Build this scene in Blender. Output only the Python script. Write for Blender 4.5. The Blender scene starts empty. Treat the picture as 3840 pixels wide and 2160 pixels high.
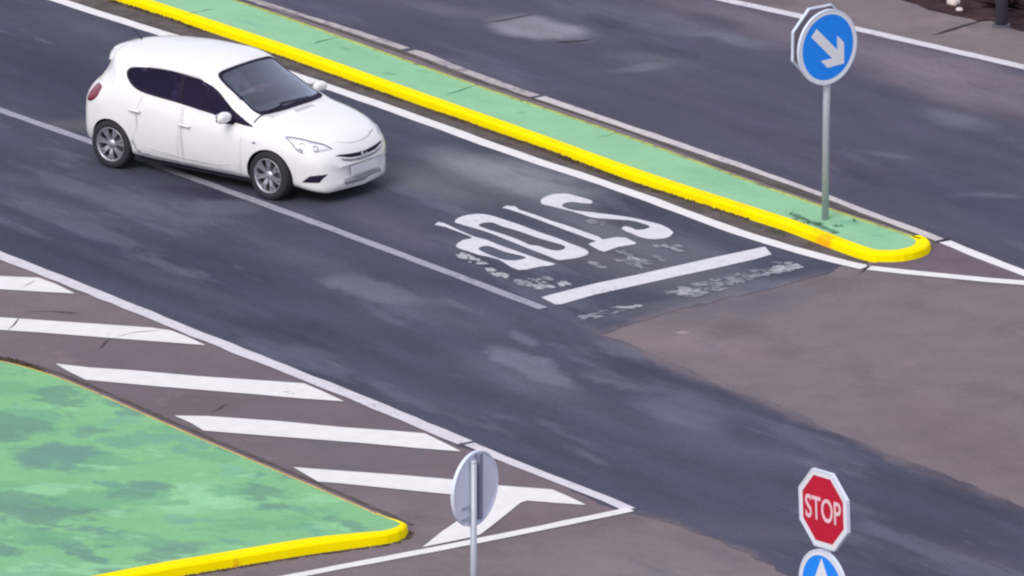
import bpy, bmesh, math, random
import numpy as np
from mathutils import Vector, Matrix
from mathutils.bvhtree import BVHTree
from mathutils.geometry import tessellate_polygon
random.seed(7); np.random.seed(7)
R = math.radians
C = bpy.context.scene.collection
scene = bpy.context.scene

# ------------------------------------------------------------------ camera
cam_d = bpy.data.cameras.new('camera'); cam = bpy.data.objects.new('camera', cam_d); C.objects.link(cam)
ELEV = R(16.052); CAM_H = 27.347
cam.location = (0, -CAM_H / math.tan(ELEV), CAM_H)
cam.rotation_euler = (R(90) - ELEV, 0, 0)
cam_d.sensor_width = 36; cam_d.lens = 292.9
cam_d.clip_start = 1; cam_d.clip_end = 3000
scene.camera = cam

# ------------------------------------------------------------------ sky and sun (overcast noon)
SUN_EL, SUN_AZ = R(45), R(-150)          # azimuth measured from +Y towards +X
w = bpy.data.worlds.new('World'); scene.world = w; w.use_nodes = True
nt = w.node_tree; nt.nodes.clear()
sky = nt.nodes.new('ShaderNodeTexSky'); sky.sky_type = 'NISHITA'; sky.sun_disc = False
sky.sun_elevation = SUN_EL; sky.sun_rotation = SUN_AZ; sky.dust_density = 4.0; sky.air_density = 1.0
mixw = nt.nodes.new('ShaderNodeMix'); mixw.data_type = 'RGBA'; mixw.inputs[0].default_value = .62
mixw.inputs[7].default_value = (8.0, 7.9, 9.0, 1)
bg = nt.nodes.new('ShaderNodeBackground'); bg.inputs[1].default_value = .10
wo = nt.nodes.new('ShaderNodeOutputWorld')
nt.links.new(sky.outputs[0], mixw.inputs[6]); nt.links.new(mixw.outputs[2], bg.inputs[0]); nt.links.new(bg.outputs[0], wo.inputs[0])
sd = bpy.data.lights.new('sun', 'SUN'); sd.energy = 1.5; sd.angle = R(32); sd.color = (1, .96, .9)
sun = bpy.data.objects.new('sun', sd); C.objects.link(sun)
sv = Vector((math.sin(SUN_AZ) * math.cos(SUN_EL), math.cos(SUN_AZ) * math.cos(SUN_EL), math.sin(SUN_EL)))
sun.rotation_euler = sv.to_track_quat('Z', 'Y').to_euler(); sun.location = (0, 0, 40)
scene.view_settings.view_transform = 'Standard'; scene.view_settings.look = 'None'
scene.view_settings.exposure = 0.34; scene.view_settings.gamma = 1; scene.view_settings.use_curve_mapping = False
scene.cycles.filter_width = 2.3

# ------------------------------------------------------------------ materials
def mat(name, col, rough=.6, metal=0, spec=.5, coat=0, var=0, vscale=6, stretch=None, bump=0, bscale=80, blobs=(), col2=None, emit=None, wear=None, wcol=(.07, .07, .1), wscale=9, wstretch=None, distort=.25, dscale=1.1, patchy=None, speck=0):
    m = bpy.data.materials.new(name); m.use_nodes = True
    t = m.node_tree; b = t.nodes['Principled BSDF']; L = t.links.new
    b.inputs['Roughness'].default_value = rough; b.inputs['Metallic'].default_value = metal
    b.inputs['Specular IOR Level'].default_value = spec; b.inputs['Coat Weight'].default_value = coat
    b.inputs['Coat Roughness'].default_value = .05
    tc = t.nodes.new('ShaderNodeTexCoord')
    base = t.nodes.new('ShaderNodeRGB'); base.outputs[0].default_value = (*col, 1); cur = base.outputs[0]
    def mapped(scale, rot=0, loc=(0, 0, 0), typ='POINT', vec=None):
        mp = t.nodes.new('ShaderNodeMapping'); mp.vector_type = typ
        mp.inputs['Location'].default_value = loc; mp.inputs['Rotation'].default_value = (0, 0, rot); mp.inputs['Scale'].default_value = scale
        L(vec or tc.outputs['Object'], mp.inputs[0]); return mp.outputs[0]
    def noise(vec, s, det=4, ro=.55):
        n = t.nodes.new('ShaderNodeTexNoise'); n.inputs['Scale'].default_value = s; n.inputs['Detail'].default_value = det
        n.inputs['Roughness'].default_value = ro; L(vec, n.inputs['Vector']); return n
    def mrange(v, a, b_, c=0, d=1, smooth=True):
        r = t.nodes.new('ShaderNodeMapRange'); r.interpolation_type = 'SMOOTHSTEP' if smooth else 'LINEAR'
        for k, x in zip((1, 2, 3, 4), (a, b_, c, d)): r.inputs[k].default_value = x
        L(v, r.inputs[0]); return r.outputs[0]
    def mix(f, a, bcol, sock=None, mode='MIX'):
        x = t.nodes.new('ShaderNodeMix'); x.data_type = 'RGBA'; x.blend_type = mode
        if hasattr(f, 'links'): L(f, x.inputs[0])
        else: x.inputs[0].default_value = f
        L(a, x.inputs[6])
        if sock: L(sock, x.inputs[7])
        else: x.inputs[7].default_value = (*bcol, 1)
        return x.outputs[2]
    if blobs:
        dn = noise(tc.outputs['Object'], dscale, 5, .6)
        sub = t.nodes.new('ShaderNodeVectorMath'); sub.operation = 'SUBTRACT'; sub.inputs[1].default_value = (.5, .5, .5); L(dn.outputs['Color'], sub.inputs[0])
        scl = t.nodes.new('ShaderNodeVectorMath'); scl.operation = 'SCALE'; scl.inputs['Scale'].default_value = distort * 4; L(sub.outputs[0], scl.inputs[0])
        ad = t.nodes.new('ShaderNodeVectorMath'); ad.operation = 'ADD'; L(tc.outputs['Object'], ad.inputs[0]); L(scl.outputs[0], ad.inputs[1])
        for (a, e, wd, c, s, soft) in blobs:
            dx, dy = e[0] - a[0], e[1] - a[1]; ln = math.hypot(dx, dy) / 2 + .01
            v = mapped((ln, wd, 1000), math.atan2(dy, dx), ((a[0] + e[0]) / 2, (a[1] + e[1]) / 2, 0), 'TEXTURE', ad.outputs[0])
            le = t.nodes.new('ShaderNodeVectorMath'); le.operation = 'LENGTH'; L(v, le.inputs[0])
            cur = mix(mrange(le.outputs['Value'], 1 + soft * .5, 1 - soft, 0, s), cur, c)
    for pt in ([] if not patchy else [patchy] if not isinstance(patchy, list) else patchy):
        pc, ps, p0, p1, pf, pst = pt; sx = pst or (1, 1, 0)
        n = noise(mapped((sx[0], sx[1], 1), sx[2], (ps * 3.1, ps * 7.7, 0), 'TEXTURE'), ps, 6, .6)
        cur = mix(mrange(n.outputs[0], p0, p1, 0, pf), cur, pc)
    if speck:
        n = noise(tc.outputs['Object'], 46, 2, .7)
        g = t.nodes.new('ShaderNodeMath'); g.operation = 'ADD'; g.inputs[1].default_value = 1; L(mrange(n.outputs[0], .3, .7, -speck, speck, False), g.inputs[0])
        cb = t.nodes.new('ShaderNodeCombineColor'); [L(g.outputs[0], cb.inputs[i]) for i in range(3)]
        cur = mix(1.0, cur, None, cb.outputs[0], 'MULTIPLY')
    if var:
        sx = stretch or (1, 1, 0)
        n = noise(mapped((sx[0], sx[1], 1), sx[2], typ='TEXTURE'), vscale)
        n2 = noise(tc.outputs['Object'], vscale * 7, 3)
        cur = mix(mrange(n.outputs[0], .3, .7, 0, 1), cur, tuple(c * (1 - var) for c in col) if col2 is None else col2) if col2 is not None else mix(1.0, cur, (1, 1, 1), None, 'MULTIPLY')
        g = t.nodes.new('ShaderNodeMath'); g.operation = 'MULTIPLY_ADD'; L(mrange(n.outputs[0], .25, .75, -var, var, False), g.inputs[0]); g.inputs[1].default_value = 1; g.inputs[2].default_value = 1
        g2 = t.nodes.new('ShaderNodeMath'); g2.operation = 'MULTIPLY_ADD'; L(mrange(n2.outputs[0], .2, .8, -var * .6, var * .6, False), g2.inputs[0]); g2.inputs[1].default_value = 1; L(g.outputs[0], g2.inputs[2])
        cb = t.nodes.new('ShaderNodeCombineColor'); [L(g2.outputs[0], cb.inputs[i]) for i in range(3)]
        cur = mix(1.0, cur, None, cb.outputs[0], 'MULTIPLY')
    if wear is not None:
        sx = wstretch or (1, 1, 0)
        n = noise(mapped((sx[0], sx[1], 1), sx[2]), wscale, 6, .65)
        n3 = noise(tc.outputs['Object'], 1.3, 2)
        s = t.nodes.new('ShaderNodeMath'); s.operation = 'MULTIPLY_ADD'; L(n3.outputs[0], s.inputs[0]); s.inputs[1].default_value = .45; L(n.outputs[0], s.inputs[2])
        cur = mix(mrange(s.outputs[0], wear, wear + .13), cur, wcol)
    L(cur, b.inputs['Base Color'])
    if bump:
        n = noise(tc.outputs['Object'], bscale, 3)
        bp = t.nodes.new('ShaderNodeBump'); bp.inputs['Strength'].default_value = bump; bp.inputs['Distance'].default_value = .01
        L(n.outputs[0], bp.inputs['Height']); L(bp.outputs[0], b.inputs['Normal'])
    return m

LANE = R(-54)                       # the way the lanes run
STR = (.16, 1, -LANE)               # noise stretched along the lanes
def lane_noise(k=.16): return (k, 1, 0)

DK = (.034, .034, .062); LT = (.125, .13, .175); MV = (.14, .115, .155); PK = (.185, .145, .175)
road_blobs = [
    ((0.982, -1.852), (2.410, -4.104), .17, (.15,.122,.14), .85, .95),
    ((2.063, -3.391), (3.530, -5.698), .17, (.15,.122,.14), .85, .95),
    ((3.277, -5.270), (4.942, -7.697), .17, (.15,.122,.14), .85, .95),
    ((4.617, -7.198), (6.440, -10.020), .17, (.15,.122,.14), .85, .95),
    ((1.027, -1.967), (2.211, -0.737), .17, (.15,.122,.14), .85, .95),
    ((1.924, -1.039), (3.661, 0.523), .17, (.15,.122,.14), .85, .95),
    ((1.302, -8.851), (2.186, -9.783), .17, (.15,.122,.14), .85, .95),
    ((2.020, -9.587), (2.835, -10.915), .17, (.15,.122,.14), .85, .95),

    # (end a, end b, half width, colour, strength, softness)
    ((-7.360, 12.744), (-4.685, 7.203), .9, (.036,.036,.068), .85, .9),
    ((-6.561, 13.612), (-5.033, 11.676), .5, (.085,.087,.125), .55, .9),
    ((-6.539, 2.886), (-2.477, -0.602), 1.0, (.034,.035,.066), .85, .9),
    ((-6.687, 5.284), (-3.337, 2.886), .28, (.10,.098,.135), .55, .8),
    ((-5.474, 1.992), (-3.128, -0.771), .22, (.085,.08,.115), .5, .9),
    ((-3.531, 2.886), (0.284, -2.910), .3, (.095,.1,.135), .5, .8),
    ((-2.174, 0.592), (-1.161, -0.771), .34, (.115,.125,.165), .95, .4),
    ((-0.985, 0.420), (-0.178, -0.602), .3, (.05,.052,.09), .7, .7),
    ((-3.859, 3.887), (-3.157, 3.339), .35, (.11,.11,.15), .6, .5),
    ((-5.167, 3.612), (-3.540, 3.157), .28, (.05,.046,.08), .6, .8),
    ((-1.041, 6.235), (1.133, 3.612), .62, (.20,.21,.245), 1.0, .7),
    ((-5.929, 7.792), (-5.039, 7.203), .3, (.10,.10,.11), .7, .6),
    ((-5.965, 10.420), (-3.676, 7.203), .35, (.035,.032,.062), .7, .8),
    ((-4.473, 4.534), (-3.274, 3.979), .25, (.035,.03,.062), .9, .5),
    ((-6.334, 4.349), (-4.890, 2.886), .3, (.075,.072,.105), .6, .8),
    ((-0.669, 2.886), (2.880, -0.264), .5, (.11,.105,.135), .6, .9),
    ((0.059, 3.979), (2.900, 0.420), .5, (.14,.145,.18), .7, .8),
    ((-2.035, 5.852), (-0.186, 3.612), .45, (.14,.145,.17), .7, .9),
    ((-2.098, 3.979), (-0.756, 1.462), .45, (.1,.09,.135), .6, .9),
    ((1.011, 1.113), (3.105, -0.602), .6, (.13,.13,.16), .5, .9),
    ((-0.267, -2.424), (0.779, -4.183), .28, (.15,.155,.21), .85, .35),
    ((0.009, -1.769), (0.217, -2.424), .13, (.16,.17,.22), .5, .6),
    ((-0.635, -2.587), (0.951, -5.116), .42, (.12,.125,.17), .5, .8),
    ((0.830, -3.391), (1.591, -4.340), .2, (.13,.13,.18), .6, .6),
    ((1.408, -4.496), (2.411, -5.881), .3, (.13,.14,.2), .6, .6),
    ((-1.623, -4.026), (-0.484, -5.270), .25, (.1,.105,.15), .4, .8),
    ((-1.360, 0.077), (0.977, -2.424), .6, (.085,.088,.135), .5, .9),
    ((0.951, -5.116), (3.551, -7.521), .5, (.1,.1,.155), .5, .9),
    ((1.777, -8.823), (4.281, -10.641), .4, (.11,.1,.14), .4, .9),
    ((4.441, -9.950), (5.365, -10.915), .3, (.13,.11,.145), .55, .8),
    ((3.343, -7.227), (5.903, -11.726), .5, (.045,.042,.075), .5, .9),
    ((1.268, -1.272), (3.759, 0.592), .32, (.15,.15,.18), .55, .9),
    ((1.417, -3.868), (2.736, -5.423), .3, (.12,.125,.18), .4, .8),
]
upper_blobs = [
    ((-0.255, 13.068), (0.958, 11.888), .55, (.21,.205,.255), .95, .4),
    ((-1.544, 14.051), (0.223, 12.744), .35, (.13,.125,.165), .5, .8),
    ((1.110, 11.254), (2.450, 10.317), .4, (.12,.125,.16), .5, .8),
    ((1.307, 10.214), (2.143, 10.524), .2, (.14,.145,.185), .6, .6),
    ((0.601, 14.051), (3.215, 11.676), .4, (.12,.12,.165), .55, .8),
    ((1.680, 14.494), (5.861, 10.008), .75, MV, .85, .8),
    ((4.529, 11.676), (7.167, 7.792), .9, (.17,.135,.17), .9, .7),
    ((2.304, 13.394), (3.025, 12.421), .25, (.06,.06,.1), .6, .6),
    ((2.337, 12.421), (3.524, 11.465), .22, (.14,.145,.2), .6, .7),
    ((5.317, 8.388), (6.018, 7.203), .35, (.15,.15,.2), .5, .8),
    ((4.214, 6.235), (5.196, 5.852), .14, (.13,.13,.18), .5, .8),
    ((5.410, 4.164), (6.318, 4.071), .16, (.18,.18,.22), .6, .7),
    ((5.012, 5.095), (6.803, 2.169), .5, (.045,.045,.085), .7, .9),
    ((-3.165, 14.494), (1.088, 8.990), .5, (.055,.053,.09), .6, .9),
    ((2.118, 9.192), (5.431, 3.612), .55, (.06,.055,.095), .5, .9),
]
ground_blobs = [
    ((1.637, -1.472), (3.934, 0.214), .42, (.115,.108,.14), .8, .95),
    ((1.256, -2.180), (4.659, -7.227), .12, (.14,.12,.15), .5, .95),
    ((1.763, -9.601), (2.786, -11.119), .25, (.13,.11,.14), .5, .95),
    ((3.847, 0.420), (6.042, -0.602), .8, (.175,.14,.16), .6, .9),
    ((1.259, -1.934), (3.265, -2.910), .5, (.24,.185,.215), .5, .9),
    ((4.341, -4.496), (6.119, -8.393), 1.0, (.15,.115,.14), .7, .9),
    ((1.911, -1.769), (2.048, -1.852), .05, (.36,.3,.32), .6, .5),
    ((4.891, 14.051), (6.868, 11.254), 1.2, (.20,.165,.165), .7, .8),
    ((3.751, 13.612), (6.309, 10.628), .35, (.16,.14,.16), .5, .9),
    ((-6.511, -0.602), (0.915, -8.823), 1.6, (.142,.112,.138), .9, .6),
    ((-4.989, -2.910), (-1.684, -8.249), .6, (.145,.11,.135), .5, .9),
    ((0.051, -10.366), (2.977, -11.726), .8, (.21,.18,.205), .5, .9),
    ((-0.806, -9.390), (1.173, -8.823), .6, (.16,.12,.15), .5, .9),
    ((2.837, -9.460), (3.260, -9.601), .1, (.12,.09,.11), .5, .9),
]
GR = (.20, .44, .215)
green_blobs = [
    ((-5.670, -6.872), (-4.366, -7.456), .55, (.13,.27,.215), .95, .4),
    ((-5.999, -5.817), (-5.351, -6.262), .4, (.14,.28,.2), .9, .4),
    ((-5.056, -5.969), (-4.627, -6.110), .22, (.16,.33,.23), .85, .4),
    ((-5.638, -5.126), (-5.061, -5.882), .18, (.17,.36,.25), .8, .5),
    ((-4.623, -5.740), (-3.955, -5.730), .14, (.17,.38,.25), .8, .5),
    ((-4.675, -6.498), (-3.212, -6.638), .2, (.15,.34,.24), .85, .4),
    ((-4.600, -8.051), (-4.286, -8.260), .14, (.14,.3,.23), .85, .4),
    ((-4.416, -8.269), (-3.681, -8.188), .2, (.14,.3,.24), .9, .4),
    ((-5.717, -8.988), (-4.505, -9.122), .35, (.13,.26,.2), .95, .4),
    ((-5.258, -9.484), (-4.194, -11.210), .22, (.13,.27,.21), .9, .4),
    ((-4.648, -9.696), (-4.035, -10.038), .17, (.14,.28,.22), .9, .4),
    ((-4.032, -10.115), (-3.329, -10.731), .2, (.15,.3,.22), .85, .4),
    ((-2.962, -8.988), (-2.137, -9.264), .17, (.15,.32,.25), .85, .4),
    ((-3.546, -9.484), (-3.236, -9.758), .18, (.17,.36,.27), .8, .5),
    ((-4.559, -8.888), (-4.121, -9.051), .05, (.16,.36,.24), .8, .5),
    ((-4.292, -7.170), (-3.897, -7.160), .08, (.16,.38,.25), .8, .5),
    ((-3.809, -7.170), (-3.280, -7.234), .05, (.16,.38,.25), .7, .5),
    ((-3.355, -7.612), (-2.559, -7.969), .1, (.18,.42,.28), .7, .6),
    ((-5.110, -8.269), (-4.712, -8.405), .12, (.15,.33,.22), .8, .5),
    ((-5.623, -10.531), (-5.207, -10.386), .2, (.14,.28,.22), .8, .5),
    ((-2.332, -10.046), (-1.829, -9.688), .2, (.15,.38,.26), .8, .6),
    ((-3.259, -10.324), (-2.835, -10.317), .15, (.15,.34,.25), .8, .6),
    ((-5.661, -11.284), (-4.762, -11.616), .6, (.19,.42,.26), .8, .8),
    ((-4.359, -8.558), (-3.751, -8.621), .06, (.36,.66,.42), .6, .6),
    ((-3.685, -9.201), (-3.158, -8.260), .5, (.33,.66,.40), .5, .9),
]
strip_blobs = [
    ((-1.720, 9.749), (-1.512, 9.688), .07, (.13,.33,.2), .8, .6),
    ((0.061, 7.714), (0.188, 7.694), .06, (.13,.35,.22), .8, .6),
    ((-1.256, 9.893), (-1.048, 9.749), .07, (.16,.38,.23), .7, .6),
    ((4.335, 1.938), (4.502, 1.920), .06, (.14,.36,.25), .8, .6),
    ((-2.289, 11.078), (-2.129, 10.931), .05, (.12,.3,.18), .8, .6),
    ((3.878, 2.582), (4.306, 2.402), .1, (.16,.36,.24), .7, .7),
    ((-3.640, 12.525), (-3.205, 12.096), .1, (.2,.42,.28), .6, .7),
]
def rotnoise(m): return m
M = {}
M['road'] = mat('dark_asphalt', (.056, .057, .094), .9, patchy=[((.10, .105, .15), .8, .54, .62, .7, (4, 1, LANE)), ((.032, .031, .058), .55, .55, .68, .7, (3, 1, LANE)), ((.13, .125, .155), 2.3, .60, .70, .5, (5, 1, LANE))], speck=.16,  spec=.25, var=.17, vscale=2.2, stretch=(5, 1, LANE), bump=.25, bscale=140, blobs=road_blobs, distort=.16)
M['upper'] = mat('far_asphalt', (.066, .063, .100), .9, patchy=[((.10, .105, .15), .7, .54, .66, .55, (4, 1, LANE)), ((.032, .031, .058), .55, .55, .68, .7, (3, 1, LANE)), ((.13, .125, .155), 2.3, .62, .72, .35, (5, 1, LANE))], speck=.16,  spec=.25, var=.17, vscale=2.2, stretch=(5, 1, LANE), bump=.25, bscale=140, blobs=upper_blobs, distort=.16)
M['ground'] = mat('old_asphalt', (.172, .140, .156), .92, patchy=[((.13, .105, .12), .6, .52, .66, .7, None), ((.21, .165, .17), 1.4, .58, .7, .5, None), ((.12, .11, .14), .9, .6, .7, .6, (3, 1, LANE))], speck=.16,  spec=.2, var=.10, vscale=1.6, bump=.3, bscale=120, blobs=ground_blobs, distort=.2)
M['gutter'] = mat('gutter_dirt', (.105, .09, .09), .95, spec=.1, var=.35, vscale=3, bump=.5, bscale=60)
M['nose'] = mat('nose_asphalt', (.135, .1, .13), .92, spec=.2, var=.15, vscale=2, bump=.3, bscale=120)
WST = (1, 1, 0)
M['white'] = mat('white_road_paint', (.70, .685, .70), .7, spec=.3, var=.06, vscale=5, wear=.885, wcol=(.36, .33, .36), wscale=15)
M['line'] = mat('line_paint', (.58, .56, .61), .75, spec=.3, var=.08, vscale=5, wear=.80, wcol=(.32, .30, .35), wscale=17)
M['worn'] = mat('worn_line_paint', (.31, .30, .375), .8, spec=.3, var=.1, vscale=5, wear=.76, wcol=(.2, .2, .26), wscale=9)
M['farline'] = mat('weathered_line_paint', (.40, .36, .37), .8, spec=.3, var=.12, vscale=3, wear=.74, wcol=(.24, .21, .24), wscale=5)
M['farline2'] = mat('greyed_line_paint', (.52, .48, .49), .8, spec=.3, var=.12, vscale=3, wear=.80, wcol=(.28, .26, .28), wscale=9)
M['softworn'] = mat('thin_worn_paint', (.38, .38, .43), .8, spec=.3, var=.2, vscale=6, wear=.74, wcol=(.17, .17, .21), wscale=12)
M['faded'] = mat('faded_paint', (.24, .24, .29), .8, spec=.3, var=.2, vscale=6, wear=.70, wcol=(.13, .13, .17), wscale=7)
M['letter'] = mat('letter_paint', (.60, .59, .66), .75, spec=.3, var=.08, vscale=5, wear=.82, wcol=(.33, .33, .38), wscale=15)
M['yellow'] = mat('yellow_kerb_paint', (.90, .74, .0), .75, spec=.05, var=.05, vscale=2, patchy=((.95, .55, .0), .55, .52, .70, .9, None), blobs=[((3.653, 1.956), (3.836, 1.707), .16, (.95,.42,.01), 1, .5), ((-2.197, 9.586), (-1.995, 9.279), .08, (.8,.4,.05), .8, .6), ((-1.474, 8.726), (-1.317, 8.485), .06, (.8,.4,.05), .6, .6), ((-2.968, -10.793), (-2.890, -10.738), .05, (.7,.35,.02), .9, .5)], distort=.04, wear=1.0, wcol=(.6, .36, .02), wscale=10)
M['yellow_fade'] = mat('faded_kerb_paint', (.36, .42, .10), .8, spec=.2, var=.2, vscale=3, wear=.75, wcol=(.16, .19, .10), wscale=8)
M['tan'] = mat('tan_kerb_edge', (.62, .42, .12), .8, spec=.2, var=.2, vscale=4, wear=.85, wcol=(.2, .13, .07), wscale=10)
M['greentop'] = mat('green_painted_concrete', GR, .85, patchy=[((.15, .37, .20), 1.3, .53, .58, .75, (1.6, 1, R(-20))), ((.30, .60, .34), 1.7, .58, .64, .5, (1.6, 1, R(-20))), ((.135, .28, .20), .8, .56, .60, .8, (1.5, 1, R(-30)))], speck=.08,  spec=.2, var=.06, vscale=1.2, bump=.15, bscale=60, blobs=green_blobs, distort=.42, dscale=1.5)
M['greenstrip'] = mat('pale_green_painted_concrete', (.25, .49, .29), .85, patchy=[((.20, .44, .25), 1.6, .54, .64, .5, (3, 1, LANE)), ((.33, .55, .22), .9, .58, .68, .5, (3, 1, LANE))], speck=.1,  spec=.2, var=.06, vscale=1.2, bump=.15, bscale=60, blobs=strip_blobs, distort=.05)
M['crack'] = mat('crack_dark', (.05, .04, .05), .95, spec=.1)
M['joint'] = mat('joint_green', (.10, .24, .15), .95, spec=.1)
M['soil'] = mat('dark_soil', (.035, .022, .03), 1, spec=.05, var=.5, vscale=2.5, bump=1, bscale=12, col2=(.06, .035, .035))
M['plant'] = mat('dark_dry_plant', (.05, .022, .03), .9, spec=.1, var=.4, vscale=8)
M['weed'] = mat('weed_green', (.09, .20, .13), .9, spec=.1, var=.4, vscale=8)
M['mossy'] = mat('green_grey_moss', (.11, .22, .15), .95, spec=.1, var=.3, vscale=6)
M['darkweed'] = mat('dark_moss', (.03, .04, .03), .95, spec=.1, var=.4, vscale=6)
M['debris'] = mat('kerb_debris', (.075, .055, .04), .95, spec=.1, var=.5, vscale=5)
M['stone'] = mat('pale_stone', (.6, .52, .5), .9, spec=.2, var=.1, vscale=8, bump=.5, bscale=30)
M['steel'] = mat('galvanised_steel', (.44, .48, .55), .5, metal=.35, var=.06, vscale=6)
M['post_dark'] = mat('purple_grey_post', (.085, .078, .115), .7)
M['channel'] = mat('sign_channel_grey', (.20, .21, .31), .7)
M['back'] = mat('sign_back_grey', (.66, .72, .86), .5, metal=.1, var=.05, vscale=3)
M['backdark'] = mat('sign_back_dull_mauve', (.22, .19, .24), .6, var=.1, vscale=4)
M['signwhite'] = mat('sign_white', (.74, .76, .82), .45, var=.03, vscale=6)
M['signblue'] = mat('sign_blue', (.008, .25, .92), .4, var=.04, vscale=5)
M['signred'] = mat('sign_red', (.50, .002, .03), .4, var=.05, vscale=5)
M['signpink'] = mat('sign_letter_pale', (.78, .55, .60), .5, var=.04, vscale=6)
M['car'] = mat('white_car_paint', (.80, .80, .82), .22, spec=.5, coat=.6, var=.015, vscale=2)
M['car_in'] = mat('cabin_lining', (.16, .15, .19), .9)
M['black'] = mat('black_trim', (.014, .010, .03), .75, spec=.2, var=.1, vscale=9)
M['seam'] = mat('panel_gap_shadow', (.60, .60, .64), .7)
M['well'] = mat('wheel_well_plastic', (.02, .016, .035), .9)
M['tyre'] = mat('tyre_rubber', (.022, .02, .03), .85, var=.15, vscale=9)
M['rim'] = mat('alloy_silver', (.52, .52, .58), .32, metal=.75, var=.06, vscale=20)
M['disc'] = mat('brake_disc_grey', (.16, .16, .18), .5, metal=.6)
M['seat'] = mat('dark_seat_fabric', (.035, .033, .05), .95, var=.1, vscale=20)
M['dash'] = mat('dashboard_plastic', (.06, .065, .075), .8)
M['red'] = mat('tail_lamp_red', (.17, .004, .03), .25, coat=.3)
M['chrome'] = mat('chrome_trim', (.7, .7, .75), .15, metal=.9)
M['lampwhite'] = mat('headlamp_reflector', (.82, .82, .88), .2, metal=.2, coat=.6, var=.03, vscale=20)
M['lampgrey'] = mat('headlamp_bezel', (.22, .22, .28), .35, metal=.2)
M['plate'] = mat('number_plate_white', (.62, .62, .70), .5)
M['grillegrey'] = mat('lower_intake_grey', (.26, .26, .31), .8)
M['skin'] = mat('skin', (.50, .33, .27), .6)
M['shirt'] = mat('pale_shirt', (.70, .78, .80), .9, var=.05, vscale=10)
M['trouser'] = mat('dark_trousers', (.04, .045, .07), .9)
M['hair'] = mat('dark_hair', (.03, .022, .02), .8)
def glass(name, tint, amount, refl=.5):
    m = bpy.data.materials.new(name); m.use_nodes = True; t = m.node_tree; t.nodes.clear(); L = t.links.new
    tr = t.nodes.new('ShaderNodeBsdfTransparent'); tr.inputs[0].default_value = (*tint, 1)
    gl = t.nodes.new('ShaderNodeBsdfGlossy'); gl.inputs['Roughness'].default_value = .06; gl.inputs[0].default_value = (.78, .84, 1, 1) if refl > 1 else (.62, .5, 1, 1)
    fr = t.nodes.new('ShaderNodeFresnel'); fr.inputs[0].default_value = 1.5
    mu = t.nodes.new('ShaderNodeMath'); mu.operation = 'MULTIPLY'; mu.inputs[1].default_value = refl; L(fr.outputs[0], mu.inputs[0])
    mx = t.nodes.new('ShaderNodeMixShader'); L(mu.outputs[0], mx.inputs[0]); L(tr.outputs[0], mx.inputs[1]); L(gl.outputs[0], mx.inputs[2])
    o = t.nodes.new('ShaderNodeOutputMaterial'); L(mx.outputs[0], o.inputs[0]); return m
M['glass_front'] = glass('windscreen_glass', (.80, .84, .88), 1, 3.0)
M['glass_side'] = glass('tinted_side_glass', (.60, .52, .78), 1, 1.0)

# ------------------------------------------------------------------ helpers
def obj(name, V, F, m, parent=None, smooth=False, **props):
    me = bpy.data.meshes.new(name); me.from_pydata([tuple(v) for v in V], [], F); me.update()
    for x in (m if isinstance(m, (list, tuple)) else [m]): me.materials.append(M[x])
    if smooth: me.polygons.foreach_set('use_smooth', [True] * len(me.polygons))
    o = bpy.data.objects.new(name, me); C.objects.link(o)
    if parent: o.parent = parent
    for k, v in props.items(): o[k] = v
    return o
def from_bm(name, bm, m, parent=None, smooth=False, **props):
    bmesh.ops.recalc_face_normals(bm, faces=bm.faces)
    me = bpy.data.meshes.new(name); bm.to_mesh(me); bm.free()
    for x in (m if isinstance(m, (list, tuple)) else [m]): me.materials.append(M[x])
    if smooth: me.polygons.foreach_set('use_smooth', [True] * len(me.polygons))
    o = bpy.data.objects.new(name, me); C.objects.link(o)
    if parent: o.parent = parent
    for k, v in props.items(): o[k] = v
    return o
def empty(name, loc, rz=0, **props):
    o = bpy.data.objects.new(name, None); C.objects.link(o); o.location = loc; o.rotation_euler = (0, 0, rz); o.empty_display_size = .3
    for k, v in props.items(): o[k] = v
    return o
def weighted(o):
    o.modifiers.new('wn', 'WEIGHTED_NORMAL').keep_sharp = True
def smooth_line(P, step=.25):
    P = [np.array(p[:2], float) for p in P]; out = []
    for i in range(len(P) - 1):
        a = P[i - 1] if i else 2 * P[0] - P[1]; b, c = P[i], P[i + 1]; d = P[i + 2] if i + 2 < len(P) else 2 * P[-1] - P[-2]
        n = max(1, int(np.linalg.norm(c - b) / step))
        for k in range(n):
            t = k / n; out.append(.5 * (2 * b + (c - a) * t + (2 * a - 5 * b + 4 * c - d) * t * t + (3 * b - a - 3 * c + d) * t ** 3))
    out.append(P[-1]); return out
def relax(L, win, keep=0):
    A = np.array(L); k = max(1, win); n = len(A) - keep
    for _ in range(3):
        B = A.copy()
        for i in range(1, n - 1):
            h = min(k, i, len(A) - 1 - i, max(1, n - i)); B[i] = A[i - h:i + h + 1].mean(0)
        A = B
    return list(A)
def normals(L):
    N = []
    for i in range(len(L)):
        d = L[min(i + 1, len(L) - 1)] - L[max(i - 1, 0)]; d = d / (np.linalg.norm(d) + 1e-9); N.append(np.array([-d[1], d[0]]))
    return N
def ribbon(name, P, w, z, m, rag=0, parent=None, step=.25, taper=None, **props):
    L = smooth_line(P, step)
    if len(L) * step > 5: L = relax(L, int(.9 / step))
    N = normals(L); V = []; F = []
    for i, (p, n) in enumerate(zip(L, N)):
        ww = w if taper is None else w + (taper - w) * i / (len(L) - 1)
        a, b = (random.uniform(-rag, rag) for _ in range(2))
        q = p + n * (ww / 2 + a); r = p - n * (ww / 2 + b); V += [(q[0], q[1], z), (r[0], r[1], z)]
        if i: k = 2 * i; F.append((k - 2, k - 1, k + 1, k))
    return obj(name, V, F, m, parent, **props)
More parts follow.
